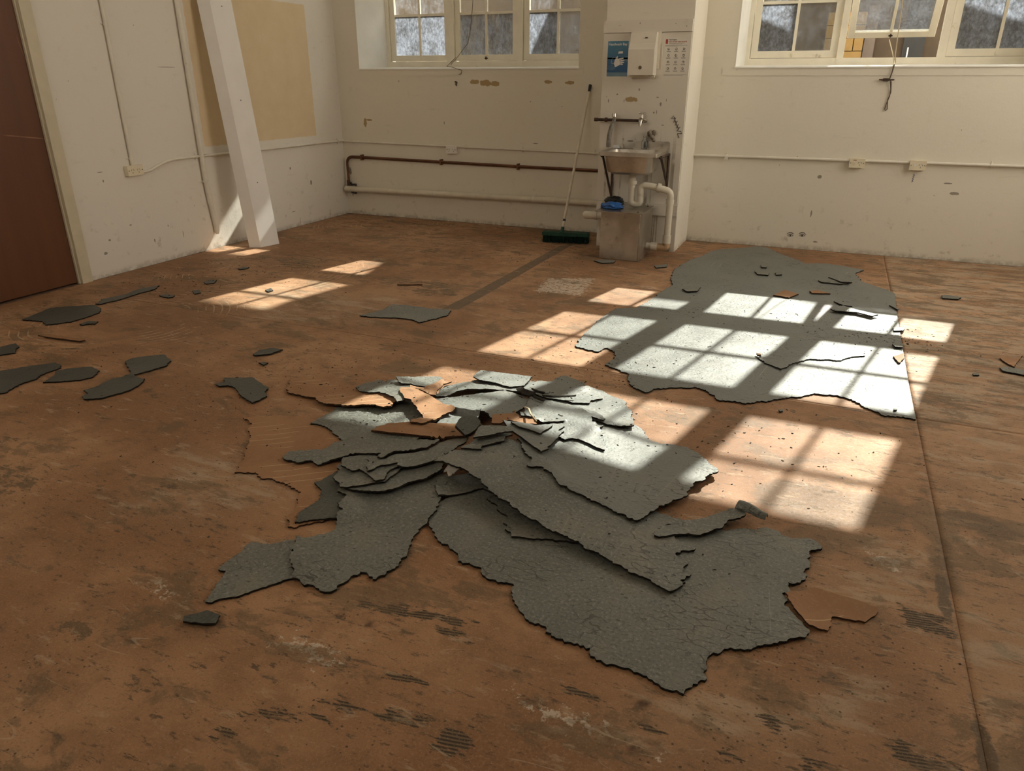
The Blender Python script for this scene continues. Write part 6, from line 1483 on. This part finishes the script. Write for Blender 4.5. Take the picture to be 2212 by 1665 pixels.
    o = bpy.data.objects.new(d['name'], me); COL.objects.link(o); o.location = base
    tag(o, d['label'], d['cat'], d.get('grp'))
    LAID.append((BVHTree.FromPolygons([Vector(v) for v in verts[:n]], [tuple(int(q) for q in t) for t in tris]), min(bx), max(bx), min(by), max(by)))
    # frayed hessian fibres along the torn edge
    if size > .22 and mat == 'lino':
        bm = NB(); r_ = random.Random(k)
        cx, cy = np.mean(bx), np.mean(by)
        zz = {}
        for a, b in edges:
            if r_.random() > .20: continue
            p = Vector((V[a][0], V[a][1], z[a] - th * .6)); t = Vector((V[b][0] - V[a][0], V[b][1] - V[a][1], 0)).normalized()
            nrm = Vector((t.y, -t.x, 0))
            q = p + nrm * r_.uniform(.003, .011) + t * r_.uniform(-.006, .006) + Vector((0, 0, r_.uniform(-.003, .002)))
            q.z = max(q.z, .0015)
            m_ = (p + q) / 2 + Vector((0, 0, r_.uniform(0, .003)))
            tube(bm, [p, m_, q], [.0009, .0007, .0004], 3, caps=False)
        if len(bm.verts):
            f = build('frayed_fibres', bm, M_EDGE); f.parent = o; f.matrix_parent_inverse = Matrix.Translation(-base); f['kind'] = 'stuff'
        else: bm.free()
    return o

for k, (d, P) in enumerate(SHEETS):
    if k < 2: g = None
    elif k < NPILE: g = 'torn pieces heaped in the pile'
    else: g = 'loose pieces scattered over the floor'
    d['grp'] = g
    lay_sheet(d, P, k)

# yellowed hessian strand standing up from the centre of the pile
bm = NB(); tube(bm, STRAND, [.004, .005, .005, .004, .003], 6)
tag(build('hessian_strand', bm, M_CORD, smooth=True), 'short yellowish hessian strand curling over the centre of the pile', 'fibre')

# curled tip of the narrow strip at the right end of the pile
bm = NB()
c0, c1 = Vector((5.250, -5.082, .050)), Vector((5.355, -5.116, .044))
ax = (c1 - c0).normalized(); side = Vector((-ax.y, ax.x, 0))
rings = []
for t in np.linspace(0, 1, 7):
    c = c0 + (c1 - c0) * t
    w_ = .028 * (1 - .55 * t ** 2)
    prof_ = [c + side * (w_ * s) + Vector((0, 0, .016 * (1 - s * s) + .004 * math.sin(t * 5))) for s in np.linspace(-1, 1, 7)]
    rings.append(prof_ + [p - Vector((0, 0, .006)) for p in prof_[::-1]])
loft(bm, rings)
tag(build('linoleum_curl', bm, [M_LINO], smooth=True), 'small rolled linoleum curl at the tip of the narrow strip right of the pile', 'linoleum')

# grit and crumbs: nobody could count them
bm = NB(); r_ = random.Random(11)
spots = [(3.6, -4.55, .9, 260), (4.35, -3.75, .5, 160), (5.25, -2.6, .8, 200), (1.15, -2.6, .8, 260), (.7, -3.3, .5, 140), (5.9, -2.6, .25, 120), (3.2, -1.2, .7, 120), (4.6, -4.6, 1.2, 220), (2.6, -4.6, 1.2, 120), (5.2, -4.4, .5, 80)]
for cx, cy, s, n_ in spots:
    for _ in range(n_):
        x, y = r_.gauss(cx, s * .6), r_.gauss(cy, s * .5)
        if not (.08 < x < 8 and -7 < y < -.08): continue
        if PX0 - .05 < x < PX1 + .1 and y > -1.2: continue
        z = top_at(x, y)
        r = r_.choice((.0012, .0015, .002, .0025, .0035))
        a0 = r_.uniform(0, 6.3); el = r_.uniform(1, 3.0)
        pts_ = []
        for q in range(4):
            a = a0 + q * PI / 2
            u, v_ = math.cos(q * PI / 2 + .4) * r * el, math.sin(q * PI / 2 + .4) * r
            pts_.append((x + u * math.cos(a0) - v_ * math.sin(a0), y + u * math.sin(a0) + v_ * math.cos(a0)))
        lo = [bm.verts.new((a, b, z + .0004)) for a, b in pts_]; hi = [bm.verts.new((a * .8 + x * .2, b * .8 + y * .2, z + r * .9)) for a, b in pts_]
        bm.faces.new(hi)
        for q in range(4): bm.faces.new((lo[q], lo[(q + 1) % 4], hi[(q + 1) % 4], hi[q]))
tag(build('floor_grit', bm, simple('dark grit', (.05, .04, .03), .9, var=.5, scale=40)), 'fine dark grit and crumbs scattered over the bare floor and sheets', 'grit', kind='stuff')
